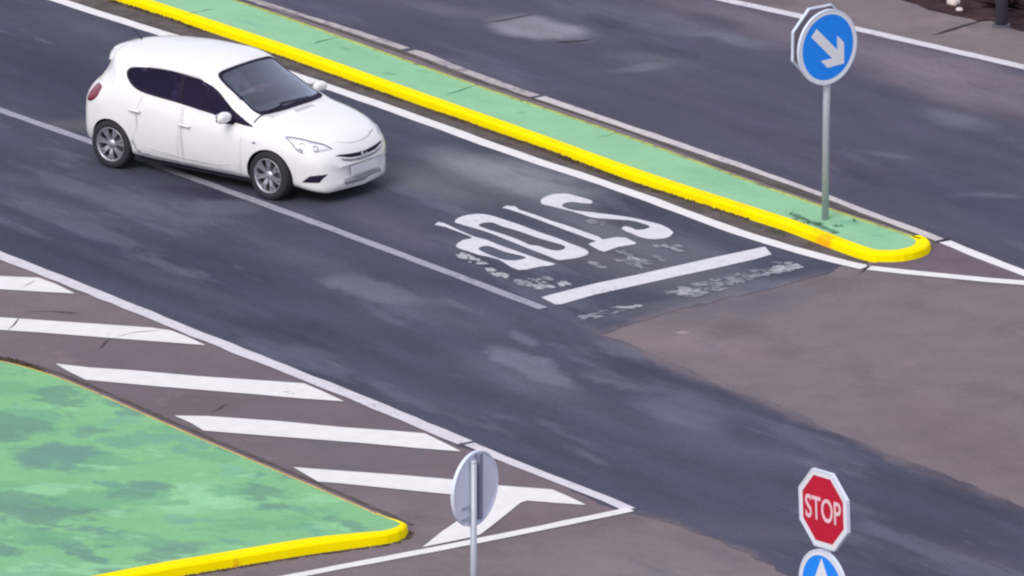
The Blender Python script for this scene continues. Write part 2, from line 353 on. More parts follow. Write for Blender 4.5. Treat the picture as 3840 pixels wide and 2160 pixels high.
def flat(name, P, z, m, parent=None, smooth=0, rag=0, thick=0, rough=0, **props):
    P = [np.array(p[:2], float) for p in P]
    if rough:
        Q = []; nz = np.zeros(2)
        for i, a in enumerate(P):
            b = P[(i + 1) % len(P)]; n = max(1, int(np.linalg.norm(b - a) / .10)) if np.linalg.norm(a) < 40 and np.linalg.norm(b) < 40 else 1
            for k in range(n): nz = nz * .8 + np.random.normal(0, rough, 2) * .5; Q.append(a + (b - a) * k / n + nz * (k > 0))
        P = Q
    if smooth:
        n = len(P); Q = []
        for i in range(n):
            a, b, c, d = P[i - 1], P[i], P[(i + 1) % n], P[(i + 2) % n]
            for k in range(smooth):
                t = k / smooth; Q.append(.5 * (2 * b + (c - a) * t + (2 * a - 5 * b + 4 * c - d) * t * t + (3 * b - a - 3 * c + d) * t ** 3))
        P = Q
    if rag: P = [p + np.random.uniform(-rag, rag, 2) for p in P]
    V = [(p[0], p[1], z) for p in P]; T = tessellate_polygon([[Vector(v) for v in V]])
    A = sum(P[i - 1][0] * P[i][1] - P[i][0] * P[i - 1][1] for i in range(len(P)))
    F = [t if (V[t[1]][0]-V[t[0]][0])*(V[t[2]][1]-V[t[0]][1])-(V[t[1]][1]-V[t[0]][1])*(V[t[2]][0]-V[t[0]][0]) > 0 else t[::-1] for t in T]
    return obj(name, V, F, m, parent, **props)
def holed(name, outer, inner, z, m, parent=None, **props):
    bm = bmesh.new(); E = []
    for L in (outer, inner):
        vs = [bm.verts.new((p[0], p[1], z)) for p in L]
        E += [bm.edges.new((vs[i], vs[(i + 1) % len(vs)])) for i in range(len(vs))]
    bmesh.ops.triangle_fill(bm, edges=E, use_beauty=True)
    o = from_bm(name, bm, m, parent, **props)
    if o.data.polygons and o.data.polygons[0].normal.z < 0: o.data.flip_normals()
    return o
def closed_spline(P, k=4):
    P = [np.array(p[:2], float) for p in P]; n = len(P); Q = []
    for i in range(n):
        a, b, c, d = P[i - 1], P[i], P[(i + 1) % n], P[(i + 2) % n]
        for s in range(k):
            t = s / k; Q.append(.5 * (2 * b + (c - a) * t + (2 * a - 5 * b + 4 * c - d) * t * t + (3 * b - a - 3 * c + d) * t ** 3))
    return Q
def lathe(bm, prof, n=48, mtx=Matrix.Identity(4)):   # prof: (radius, height) about local Z
    rings = []
    for r, h in prof:
        rings.append([bm.verts.new(mtx @ Vector((r * math.cos(2 * math.pi * i / n), r * math.sin(2 * math.pi * i / n), h))) for i in range(n)] if r > 1e-6 else [bm.verts.new(mtx @ Vector((0, 0, h)))])
    for a, b in zip(rings, rings[1:]):
        for i in range(n):
            j = (i + 1) % n
            f = [a[i % len(a)], a[j % len(a)], b[j % len(b)], b[i % len(b)]]; g = []
            [g.append(v) for v in f if v not in g]
            if len(g) > 2: bm.faces.new(g)
def box(bm, c, s, rot=None, bev=0):
    r = bmesh.ops.create_cube(bm, size=1)
    vs = r['verts']
    for v in vs:
        v.co = Vector((v.co.x * s[0], v.co.y * s[1], v.co.z * s[2]))
    if bev:
        es = list({e for v in vs for e in v.link_edges}); nb = bmesh.ops.bevel(bm, geom=es, offset=bev, segments=3, affect='EDGES', profile=.5)
        vs = list({v for f in nb['faces'] for v in f.verts} | {v for v in vs if v.is_valid})
    for v in vs: v.co = (rot @ v.co if rot else v.co) + Vector(c)
def tube(bm, P, r, n=10, caps=True):
    P = [Vector(p) for p in P]; rs = r if isinstance(r, (list, tuple)) else [r] * len(P); rings = []
    for i, p in enumerate(P):
        d = (P[min(i + 1, len(P) - 1)] - P[max(i - 1, 0)]).normalized(); u = d.orthogonal().normalized()
        if i and u.dot(pu) < 0: u = -u
        if i: u = (pu - d * pu.dot(d)).normalized()
        pu = u; v = d.cross(u)
        rings.append([bm.verts.new(p + (u * math.cos(2 * math.pi * k / n) + v * math.sin(2 * math.pi * k / n)) * rs[i]) for k in range(n)])
    for a, b in zip(rings, rings[1:]):
        for k in range(n): bm.faces.new((a[k], a[(k + 1) % n], b[(k + 1) % n], b[k]))
    if caps: bm.faces.new(rings[0][::-1]); bm.faces.new(rings[-1])

# ================================================================== setting
obj('ground', [(-600, -600, 0), (600, -600, 0), (600, 900, 0), (-600, 900, 0)], [(0, 1, 2, 3)], 'ground', kind='structure')
flat('road', [(-17.000, 30.075), (-6.202, 14.212), (-4.599, 12.256), (-2.122, 9.136), (-0.483, 6.877), (1.009, 4.968), (2.092, 3.434), (3.027, 2.048), (3.643, 1.361), (3.966, 1.064), (3.758, 0.578), (3.172, 0.029), (2.595, -0.362), (1.877, -1.053), (1.051, -1.948), (1.347, -2.308), (2.018, -3.357), (2.354, -3.976), (3.051, -4.898), (3.404, -5.483), (4.106, -6.512), (4.861, -7.578), (5.567, -8.635), (9.349, -14.718), (8.216, -25.403), (4.555, -13.576), (2.795, -10.832), (2.554, -10.378), (2.257, -9.851), (2.019, -9.599), (1.841, -9.332), (1.558, -9.020), (1.285, -8.835), (-0.424, -6.542), (-2.214, -3.944), (-4.132, -1.419), (-6.154, 1.291), (-14.851, 13.269)], .004, 'road', rough=.035, kind='structure')
flat('road', [(-17.372, 32.988), (-3.595, 13.925), (-2.269, 12.448), (-1.730, 11.766), (-0.669, 10.198), (0.277, 8.854), (0.870, 8.114), (1.866, 6.799), (2.606, 5.780), (2.943, 5.325), (3.281, 4.856), (3.611, 4.390), (3.830, 4.057), (4.048, 3.726), (4.264, 3.361), (4.583, 2.872), (4.902, 2.423), (5.177, 2.031), (6.112, 0.578), (10.985, -7.534), (12.267, 3.598), (6.697, 10.488), (5.579, 11.555), (4.567, 12.513), (3.880, 13.160), (2.784, 14.102), (-18.003, 37.922)], .004, 'upper', kind='structure')
# gutter strip between lane edge line and kerb, and the nose behind the island
flat('gutter', [(-11.297, 21.027), (-6.206, 14.285), (-5.353, 13.253), (-4.605, 12.390), (-3.692, 11.307), (-2.791, 10.224), (-2.123, 9.202), (-1.511, 8.398), (-0.994, 7.683), (-0.484, 6.959), (0.517, 5.576), (1.010, 5.047), (1.414, 4.542), (2.093, 3.510), (2.563, 2.749), (3.029, 2.123), (3.493, 1.592), (3.957, 1.189), (4.227, 1.015), (4.308, 1.259), (3.675, 2.141), (2.583, 3.583), (1.584, 4.747), (0.356, 6.590), (-0.913, 8.298), (-2.222, 10.039), (-3.257, 11.497), (-4.641, 13.297), (-5.393, 14.130), (-8.830, 18.362)], .0075, 'gutter', rough=.02, kind='structure')
flat('pavement', [(4.249, 0.862), (4.555, 1.438), (5.049, 2.056), (4.981, 2.358), (5.119, 2.127), (5.560, 1.368), (6.111, 0.568), (7.056, -1.130), (6.664, 0.018), (6.091, 0.224), (5.196, 0.499), (4.730, 0.671)], .007, 'nose', kind='structure')
gap = flat('gutter', [(-3.702, 14.458), (-3.138, 13.489), (-2.266, 12.279), (-1.194, 10.801), (-0.668, 9.973), (0.363, 8.634), (1.369, 7.306), (2.146, 6.182), (2.598, 5.439), (3.048, 4.837), (3.379, 4.372), (3.821, 3.800), (4.144, 3.306), (4.473, 2.908), (4.794, 2.494), (5.038, 2.031), (5.174, 1.960), (4.900, 2.387), (4.582, 2.836), (4.262, 3.324), (4.047, 3.690), (3.829, 4.020), (3.610, 4.353), (3.280, 4.819), (2.942, 5.288), (2.605, 5.724), (1.865, 6.722), (0.870, 8.016), (-0.149, 9.381), (-1.195, 10.947), (-2.268, 12.407), (-3.139, 13.533)], .009, 'gutter', kind='structure')

# islands --------------------------------------------------------------
def kerb_mesh(name, P, w, h, inward, m, parent, batter=.02, rag=0, dz=0, w0=None, **props):
    L = smooth_line(P, .1); L = relax(L, 9, 26 if w0 is None and inward > 0 and w > .15 else 0) if w0 is None else L
    N = normals(L); V = []; F = []
    wf = w; ws = []
    for i, (p, n) in enumerate(zip(L, N)):
        w = wf if w0 is None else w0 + (wf - w0) * min(1, i / 12); ws.append(w)
        n = n * inward; j = random.uniform(-rag, rag)
        for off, z in ((-.0, 0), (batter * .6, h - .025), (batter + .012, h - .004), (batter + .035, h + .001), (w - .01, h + .001), (w, h - .006), (w, h - .05)):
            q = p + n * (off + (j if z == 0 else 0)); V.append((q[0], q[1], z))
        if i:
            for k in range(6):
                a = 7 * (i - 1) + k; F.append((a, a + 1, a + 8, a + 7))
    o = obj(name, V, F, m, parent, **props); o.data.flip_normals() if inward > 0 else None
    return o, [p + n * inward * w for p, n, w in zip(L, N, ws)]
isl = empty('traffic_island', (0, 0, 0), kind='structure')
H1 = .11
near = [(-11.244, 20.444), (-8.180, 16.989), (-5.388, 14.007), (-5.105, 13.678), (-4.633, 13.111), (-4.169, 12.464), (-3.709, 11.824), (-3.252, 11.317), (-2.803, 10.732), (-2.218, 9.864), (-1.779, 9.253), (-1.346, 8.688), (-0.911, 8.089), (-0.486, 7.517), (-0.065, 6.950), (0.356, 6.408), (0.767, 5.757), (1.175, 5.189), (1.582, 4.590), (2.103, 3.979), (2.579, 3.411), (2.895, 3.012), (3.208, 2.634), (3.669, 1.956), (3.969, 1.515), (4.242, 1.165), (4.468, 1.095), (4.708, 1.130), (4.922, 1.305), (5.027, 1.498), (5.059, 1.674), (5.033, 1.832), (4.972, 1.956)]
_, inner_near = kerb_mesh('kerb', near, .185, H1, 1, 'yellow', isl)
far = [(4.984, 1.831), (4.918, 1.867), (4.773, 2.063), (4.454, 2.474), (4.126, 2.871), (3.804, 3.343), (3.364, 3.930), (3.035, 4.394), (2.587, 4.993), (2.136, 5.713), (1.855, 6.154), (1.363, 6.792), (0.865, 7.438), (0.361, 8.111), (-0.148, 8.773), (-0.664, 9.442), (-1.188, 10.265), (-1.717, 10.931), (-2.254, 11.712), (-3.123, 12.958), (-3.676, 13.656), (-8.357, 19.615), (-11.531, 23.626)]
_, inner_far = kerb_mesh('kerb', far, .10, H1, 1, 'yellow_fade', isl, label='faded yellow green kerb on the far side')
flat('island_top', list(inner_near) + list(inner_far), H1 - .003, 'greenstrip', isl)
isl2 = empty('traffic_island', (0, 0, 0), kind='structure')
H2 = .12
front2 = [(-1.431, -9.192), (-1.304, -9.333), (-1.200, -9.432), (-1.117, -9.559), (-1.145, -9.713), (-1.220, -9.839), (-1.330, -9.936), (-1.824, -10.159), (-2.211, -10.338), (-2.908, -10.724), (-3.322, -10.956), (-3.529, -11.065), (-4.143, -11.457), (-5.354, -12.259), (-7.325, -13.564), (-9.603, -15.205)]
_, in2 = kerb_mesh('kerb', front2, .21, H2, -1, 'yellow', isl2, w0=.045)
back2 = [(-10.972, -2.669), (-7.746, -2.798), (-6.178, -2.928), (-5.898, -3.009), (-5.770, -3.073), (-5.576, -3.282), (-5.327, -3.666), (-5.080, -4.047), (-4.917, -4.315), (-4.434, -5.002), (-3.957, -5.695), (-3.486, -6.393), (-2.875, -7.155), (-2.419, -7.803), (-1.971, -8.413), (-1.562, -9.002), (-1.400, -9.244)]
_, in2b = kerb_mesh('kerb', back2, .06, H2, -1, 'tan', isl2, label='thin tan weathered kerb edge on the upper side')
flat('island_top', list(in2) + list(in2b), H2 - .003, 'greentop', isl2)

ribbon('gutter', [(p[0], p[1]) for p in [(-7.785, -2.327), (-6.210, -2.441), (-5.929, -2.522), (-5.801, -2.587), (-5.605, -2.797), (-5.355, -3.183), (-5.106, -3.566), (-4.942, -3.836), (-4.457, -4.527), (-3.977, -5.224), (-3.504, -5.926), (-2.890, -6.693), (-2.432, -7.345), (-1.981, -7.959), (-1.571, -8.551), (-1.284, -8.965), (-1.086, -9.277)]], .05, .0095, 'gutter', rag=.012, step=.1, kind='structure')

# painted markings -------------------------------------------------------
def inside(p, poly):
    x, y = p; r = False; n = len(poly)
    for i in range(n):
        (x1, y1), (x2, y2) = poly[i - 1][:2], poly[i][:2]
        if (y1 > y) != (y2 > y) and x < (x2 - x1) * (y - y1) / (y2 - y1) + x1: r = not r
    return r
def mk(name, P, w, m, z=.0085, **k): return ribbon(name, P, w, z, m, rag=k.pop('rag', .008), kind='structure', **k)
mk('lane_edge_line', [(-11.266, 20.690), (-9.379, 18.277), (-7.857, 16.252), (-6.968, 15.074), (-6.560, 14.561), (-6.196, 14.096), (-5.814, 13.634), (-5.343, 13.046), (-4.872, 12.464), (-4.594, 12.122), (-3.685, 11.087), (-2.784, 9.946), (-2.120, 9.030), (-1.509, 8.248), (-0.993, 7.536), (-0.483, 6.814), (0.020, 6.043), (0.517, 5.435), (1.008, 4.908), (1.412, 4.404), (2.091, 3.375), (2.560, 2.616), (3.025, 1.992), (3.489, 1.462), (3.952, 1.060), (4.225, 0.869)], .20, 'white')
mk('lane_edge_line', [(4.272, 0.852), (4.730, 0.661), (5.196, 0.489), (5.661, 0.317), (6.089, 0.197), (6.942, -0.060)], .18, 'white', taper=.2)
mk('lane_divider_line', [(-9.398, 11.720), (-8.702, 10.876), (-8.017, 10.035), (-7.340, 9.198), (-6.674, 8.366), (-6.016, 7.540), (-5.368, 6.717), (-4.730, 5.900), (-4.100, 5.086), (-3.480, 4.278), (-2.868, 3.475), (-2.266, 2.677), (-1.672, 1.884), (-1.087, 1.095), (-0.511, 0.312), (0.056, -0.465), (0.365, -0.888)], .145, 'worn', rag=.006)
mk('lane_edge_line', [(-9.963, 6.389), (-8.287, 4.164), (-6.945, 2.419), (-6.473, 1.815), (-6.160, 1.392), (-5.644, 0.713), (-5.440, 0.437), (-4.799, -0.399), (-4.136, -1.322), (-3.485, -2.229), (-2.843, -3.071), (-2.215, -3.899), (-1.941, -4.246), (-1.478, -4.900), (-1.022, -5.561), (-0.523, -6.259)], .20, 'line', rag=.014)
mk('lane_edge_line', [(-0.478, -6.304), (0.018, -7.020), (0.311, -7.404), (0.744, -7.974), (1.032, -8.364), (1.278, -8.723)], .15, 'line', rag=.01)
mk('hatch_outline', [(1.287, -8.723), (0.593, -9.192), (-0.337, -9.853), (-0.973, -10.269), (-1.323, -10.449), (-1.814, -10.682), (-2.308, -11.037), (-3.050, -11.551), (-4.104, -12.325), (-6.078, -13.820)], .15, 'white', z=.0093)
mk('far_edge_line', [(-8.509, 21.808), (-5.432, 16.989), (-3.600, 14.096), (-2.958, 13.328), (-2.271, 12.550), (-1.731, 11.845), (-1.404, 11.381)], .15, 'farline', rag=.012)
mk('far_edge_line', [(-1.325, 11.275), (-1.197, 11.108), (-0.669, 10.276), (-0.150, 9.537), (0.292, 8.930)], .17, 'farline', rag=.012)
mk('far_edge_line', [(0.359, 8.869), (0.871, 8.189), (1.372, 7.536), (1.867, 6.833), (2.152, 6.485), (2.608, 5.833), (2.945, 5.387), (3.283, 4.926), (3.614, 4.460), (3.833, 4.127), (4.051, 3.795), (4.266, 3.430), (4.586, 2.940), (4.906, 2.500), (5.180, 2.080)], .155, 'farline2', rag=.012)
mk('far_edge_line', [(5.244, 2.009), (5.566, 1.462), (6.114, 0.627), (7.494, -1.522)], .17, 'white')
mk('far_edge_line', [(0.066, 16.989), (1.689, 15.164), (2.783, 14.051), (3.362, 13.656), (3.878, 13.111), (4.565, 12.464), (5.074, 11.994), (5.577, 11.507), (6.073, 10.982), (6.694, 10.441), (8.263, 8.889)], .19, 'line')
HT = '''hatch_stripe'''
flat(HT, [(-7.339, 0.489), (-6.106, 0.489), (-5.643, 0.420), (-5.425, 0.145), (-5.177, -0.264), (-5.596, -0.179), (-6.073, -0.077), (-7.307, 0.043)], .0085, 'white', rag=.004, kind='structure')
flat(HT, [(-7.228, -1.072), (-6.002, -1.272), (-5.060, -1.488), (-4.200, -1.703), (-3.977, -1.819), (-3.782, -2.065), (-3.548, -2.424), (-4.097, -2.278), (-4.719, -2.114), (-5.502, -1.901), (-5.972, -1.786), (-7.196, -1.522)], .0085, 'white', rag=.004, kind='structure')
flat(HT, [(-5.250, -3.167), (-4.854, -3.327), (-4.356, -3.439), (-3.585, -3.678), (-2.944, -3.820), (-2.373, -3.962), (-2.162, -4.261), (-1.901, -4.667), (-2.381, -4.558), (-2.927, -4.387), (-4.024, -4.088), (-4.875, -3.820), (-5.123, -3.423)], .0085, 'white', rag=.004, kind='structure')
flat(HT, [(-3.807, -5.224), (-3.439, -5.239), (-2.628, -5.439), (-1.913, -5.668), (-1.282, -5.820), (-0.970, -5.911), (-0.789, -6.213), (-0.565, -6.589), (-1.008, -6.484), (-1.719, -6.259), (-2.612, -6.032), (-3.455, -5.805), (-3.608, -5.515)], .0085, 'white', rag=.004, kind='structure')
flat('hatch_arrowhead', [(-2.414, -7.183), (-1.880, -7.316), (-1.260, -7.463), (-0.690, -7.624), (-0.126, -7.857), (0.440, -8.003), (0.616, -8.249), (0.809, -8.565), (0.485, -8.494), (0.165, -8.407), (0.091, -8.479), (-0.155, -9.150), (-0.338, -9.615), (-0.436, -9.713), (-0.962, -10.061), (-0.762, -9.531), (-0.513, -8.965), (-0.597, -8.537), (-0.643, -8.191), (-1.253, -7.988), (-1.871, -7.784), (-2.130, -7.711)], .0085, 'white', rag=.003, kind='structure')
flat('stop_line', [(0.352, -0.433), (0.433, -0.332), (1.002, 0.179), (1.480, 0.540), (1.961, 0.921), (2.447, 1.322), (2.935, 1.691), (3.053, 1.779), (3.129, 1.445), (2.922, 1.235), (2.435, 0.834), (1.953, 0.471), (1.473, 0.077), (0.997, -0.298), (0.572, -0.720), (0.506, -0.720)], .0085, 'letter', rag=.006, kind='structure')

# STOP written on the lane ------------------------------------------------
Z = .0085
stop = empty('stop_lettering', (0, 0, 0), kind='structure')
flat('letter_s', [(0.353, 3.828), (0.386, 3.995), (0.514, 4.163), (0.668, 4.188), (0.808, 4.067), (0.972, 3.876), (0.971, 3.732), (0.856, 3.756), (0.755, 3.804), (0.678, 3.780), (0.614, 3.661), (0.651, 3.542), (0.752, 3.423), (0.980, 3.328), (1.232, 3.210), (1.483, 3.068), (1.671, 2.904), (1.832, 2.739), (1.941, 2.506), (1.951, 2.366), (1.898, 2.204), (1.784, 2.125), (1.658, 2.125), (1.559, 2.204), (1.448, 2.366), (1.338, 2.576), (1.377, 2.693), (1.452, 2.622), (1.514, 2.529), (1.602, 2.552), (1.666, 2.622), (1.668, 2.716), (1.581, 2.833), (1.457, 2.951), (1.293, 2.998), (1.104, 3.045), (0.977, 3.092), (0.852, 3.234), (0.751, 3.352), (0.600, 3.494), (0.474, 3.613), (0.372, 3.708)], Z, 'letter', stop, smooth=3, rag=.004)
flat('letter_t', [(-0.118, 3.542), (-0.061, 3.637), (0.041, 3.589), (0.092, 3.447), (0.282, 3.210), (0.471, 2.951), (0.659, 2.739), (0.908, 2.413), (1.045, 2.227), (1.094, 2.097), (1.258, 2.204), (1.371, 2.180), (1.505, 1.949), (1.479, 1.880), (1.290, 1.765), (1.113, 1.545), (1.039, 1.627), (0.929, 1.880), (0.954, 1.949), (1.024, 2.018), (0.894, 2.180), (0.595, 2.599), (0.344, 2.951), (0.092, 3.304), (-0.035, 3.447)], Z, 'letter', stop, rag=.006)
oo = [(-0.698, 2.880), (-0.668, 3.045), (-0.567, 3.186), (-0.415, 3.257), (-0.263, 3.186), (-0.098, 2.998), (0.091, 2.763), (0.342, 2.413), (0.567, 2.134), (0.716, 1.903), (0.865, 1.696), (0.919, 1.536), (0.900, 1.421), (0.787, 1.284), (0.649, 1.216), (0.550, 1.193), (0.439, 1.353), (0.277, 1.581), (0.090, 1.857), (-0.097, 2.134), (-0.286, 2.413), (-0.476, 2.622), (-0.628, 2.786)]
oi = [(-0.407, 2.739), (-0.351, 2.843), (-0.237, 2.857), (-0.123, 2.693), (0.091, 2.459), (0.342, 2.134), (0.566, 1.903), (0.640, 1.788), (0.627, 1.673), (0.552, 1.604), (0.452, 1.650), (0.315, 1.811), (0.216, 1.857), (0.091, 2.065), (-0.098, 2.320), (-0.261, 2.506), (-0.363, 2.646)]
holed('letter_o', closed_spline(oo, 3), closed_spline(oi, 3), Z, 'letter', stop)
po = [(-0.943, 2.763), (-0.900, 2.890), (-0.830, 2.833), (-0.665, 2.552), (-0.462, 2.227), (-0.311, 2.088), (-0.160, 1.857), (0.090, 1.536), (0.314, 1.239), (0.462, 1.080), (0.524, 1.012), (0.462, 0.944), (0.325, 0.899), (0.176, 0.772), (0.077, 0.754), (-0.010, 0.876), (-0.097, 1.080), (-0.159, 1.216), (-0.283, 1.330), (-0.408, 1.421), (-0.534, 1.581), (-0.622, 1.673), (-0.678, 1.788), (-0.661, 1.926), (-0.599, 2.065), (-0.499, 2.143), (-0.480, 2.204), (-0.664, 2.459), (-0.817, 2.669)]
pi_ = [(-0.403, 1.673), (-0.360, 1.788), (-0.260, 1.788), (-0.097, 1.558), (0.090, 1.398), (0.165, 1.307), (0.140, 1.239), (0.040, 1.171), (-0.084, 1.193), (-0.209, 1.330), (-0.334, 1.513)]
holed('letter_p', po, closed_spline(pi_, 3), Z, 'letter', stop)
# remains of older markings, mostly worn off
for k, (P, m) in enumerate([
    ([(-0.620, 1.490), (-0.558, 1.490), (-0.458, 1.284), (-0.345, 1.171), (-0.339, 1.034), (-0.431, 1.012), (-0.531, 1.125), (-0.607, 1.307)], 'letter'),
    ([(-0.319, 0.808), (-0.257, 0.831), (-0.158, 0.695), (-0.040, 0.538), (-0.059, 0.404), (-0.170, 0.471), (-0.282, 0.650)], 'letter'),
    ([(-0.040, 0.314), (0.089, 0.314), (0.274, 0.426), (0.373, 0.314), (0.495, 0.136), (0.507, 0.024), (0.334, -0.034), (0.163, 0.002), (0.064, 0.136)], 'faded'),
    ([(0.236, 0.091), (0.495, 0.136), (0.507, 0.024), (0.334, -0.029)], 'letter'),
    ([(0.545, 0.225), (0.631, 0.269), (0.667, 0.136), (0.581, 0.091)], 'letter'),
    ([(0.385, 0.448), (0.447, 0.471), (0.484, 0.336), (0.410, 0.314)], 'faded'),
    ([(1.246, 1.193), (1.409, 1.307), (1.546, 1.284), (1.692, 1.080), (1.640, 0.966), (1.490, 0.853), (1.355, 0.966)], 'faded'),
    ([(1.320, 1.171), (1.409, 1.284), (1.533, 1.271), (1.618, 1.148), (1.493, 1.080), (1.433, 1.216)], 'letter'),
    ([(0.900, 2.904), (0.976, 2.974), (1.177, 2.857), (1.164, 2.763), (1.025, 2.763)], 'faded'),
    ([(0.861, 1.193), (1.009, 1.080), (1.166, 0.763), (1.068, 0.808), (0.958, 0.989)], 'faded'),
    ([(1.716, 1.834), (1.842, 1.880), (1.866, 1.788), (1.739, 1.719)], 'faded'),
    ([(1.903, 1.765), (2.042, 1.857), (2.048, 1.536), (1.950, 1.627)], 'faded'),
    ([(1.684, 1.398), (1.808, 1.353), (1.879, 1.171), (1.767, 1.148)], 'faded'),
    ([(1.214, 1.673), (1.411, 1.490), (1.435, 1.376), (1.323, 1.376)], 'faded'),
    ([(1.818, -0.196), (2.039, 0.026), (2.425, 0.385), (2.860, 0.713), (3.201, 0.973), (3.109, 1.078), (3.349, 1.130), (3.516, 0.852), (3.189, 0.592), (2.703, 0.145), (2.267, -0.349), (2.030, -0.433)], 'faded'),
    ([(0.717, -1.322), (0.953, -1.072), (1.269, -0.804), (1.551, -0.720), (1.347, -0.938), (0.988, -1.306)], 'faded'),
    ([(1.893, -0.213), (2.085, -0.043), (2.223, -0.179), (2.031, -0.366)], 'letter'),
    ([(3.054, 0.834), (3.344, 0.973), (3.493, 0.869), (3.143, 0.627)], 'letter'),
    ([(1.273, -0.855), (1.541, -0.737), (1.365, -0.938)], 'letter'),
]):
    P = [np.array(a[:2]) for a in P]; lo, hi = np.min(P, 0), np.max(P, 0); V = []; F = []; area = abs(sum(P[i-1][0]*P[i][1]-P[i][0]*P[i-1][1] for i in range(len(P)))) / 2
    dens = 420 if m == 'letter' else 260; tries = int(area * dens) + 6
    while tries > 0:
        c = np.random.uniform(lo, hi)
        if not inside(c, P): continue
        tries -= 1; a = LANE + random.uniform(-.5, .5) if k < 14 else R(-15) + R(60) * random.random(); L_ = random.uniform(.015, .085); W_ = L_ * random.uniform(.3, .8); b = len(V); n = 9
        z = .0085 + .0001 * (k % 3) + random.random() * .0009
        for t in range(n):
            th = t * 2 * math.pi / n; rr = random.uniform(.5, 1.3); x, y = L_ * rr * math.cos(th), W_ * rr * math.sin(th)
            V.append((c[0] + x * math.cos(a) - y * math.sin(a), c[1] + x * math.sin(a) + y * math.cos(a), z))
        F.append(tuple(range(b, b + n)))
    obj('worn_marking', V, F, 'softworn' if m == 'letter' else m, kind='structure')

# cracks and joints
def crack(P, z=.0115, w=.025, m='crack'):
    w *= .6
    L = smooth_line(P, .12); L = [p + np.random.uniform(-.02, .02, 2) * (0 < i < len(L) - 1) for i, p in enumerate(L)]
    N = normals(L); V = []; F = []
    for i, (p, n) in enumerate(zip(L, N)):
        ww = w * (.35 + random.random() * .9) * (1 - .8 * abs(2 * i / max(len(L) - 1, 1) - 1) ** 3)
        V += [(*(p + n * ww / 2), z), (*(p - n * ww / 2), z)]
        if i: k = 2 * i; F.append((k - 2, k - 1, k + 1, k))
    obj('crack', V, F, m, kind='structure')
for P in ([(5.548, 12.101), (5.769, 12.314), (5.994, 12.571), (6.277, 12.916)], [(3.886, 1.462), (4.227, 0.904), (4.162, 0.592)]):
    pass
crack([(5.548, 12.101), (5.769, 12.314), (5.994, 12.571), (6.276, 12.895)], w=.09)
crack([(4.271, 1.043), (4.234, 0.834), (4.138, 0.592)], w=.05)
crack([(5.105, 1.921), (5.207, 2.045), (5.309, 2.169)], w=.09)
crack([(-4.782, -2.619), (-4.729, -2.392), (-4.635, -2.131)], w=.04)
crack([(-3.399, -5.116), (-3.314, -4.962), (-3.209, -4.745)], w=.04)
crack([(-5.878, -1.802), (-5.843, -1.604), (-5.778, -1.289)], w=.03)
crack([(-5.734, -1.072), (-5.457, -1.005), (-5.079, -1.106)], w=.04)
crack([(-0.440, 12.722), (-0.149, 12.916), (0.304, 13.263)], w=.07)
crack([(0.562, 11.718), (0.799, 11.761), (1.089, 11.867)], w=.07)
crack([(-4.635, -2.131), (-4.435, -1.934), (-4.094, -1.802)], w=.02)
crack([(-5.885, -0.060), (-5.755, 0.145), (-5.670, 0.317)], w=.02)
crack([(-5.235, 6.043), (-4.968, 5.662), (-4.645, 5.095)], w=.03)
crack([(-0.849, 8.612), (-0.706, 8.773), (-0.503, 9.056)], z=.1135, w=.05, m='joint')
crack([(-2.606, 11.247), (-2.453, 11.458), (-2.289, 11.627)], z=.1135, w=.05, m='joint')
crack([(-4.338, 12.784), (-4.187, 13.001), (-3.952, 13.132)], z=.1135, w=.03, m='joint')
crack([(1.063, 6.501), (1.265, 6.636), (1.367, 6.753)], z=.1135, w=.02, m='joint')

# dirt, clods and dry grass gathered against the kerbs
def debris(name, P, n, hmax, spread, side, m, h0=0, **props):
    L = smooth_line(P, .05); N = normals(L); V = []; F = []
    amp = np.interp(np.arange(len(L)), np.linspace(0, len(L) - 1, max(4, len(L) // 14)), np.random.rand(max(4, len(L) // 14)))
    for _ in range(n):
        i = random.randrange(len(L)); p = L[i] + N[i] * side * (-random.random() * spread + .015)
        h = hmax * (.15 + .85 * amp[i]) * random.uniform(.3, 1); r = random.uniform(.012, .045); a = random.random() * 3; b = len(V)
        for k in range(5):
            rr = r * random.uniform(.6, 1.3); V.append((p[0] + rr * math.cos(a + k * 1.257), p[1] + rr * math.sin(a + k * 1.257), h0 + .004))
        V.append((p[0] + random.uniform(-.015, .015), p[1] + random.uniform(-.015, .015), h0 + h))
        F += [(b + k, b + (k + 1) % 5, b + 5) for k in range(5)]
    return obj(name, V, F, m, kind='stuff', **props)
debris('dirt', near[2:-13], 4600, .04, .10, 1, 'debris')
debris('dirt', near[20:-9], 1800, .022, .24, 1, 'darkweed')
debris('dirt', near[13:-11], 700, .05, .08, 1, 'debris')
debris('dirt', front2[2:], 1200, .02, .05, -1, 'debris')
debris('dirt', far[1:-2], 2600, .07, .07, 1, 'debris')
debris('dirt', back2[1:-1], 1600, .07, .06, -1, 'debris')
debris('dirt', [p for p in [(3.451, 2.834), (3.817, 2.223), (3.911, 2.045)]], 160, .01, .03, 1, 'mossy', h0=H1)

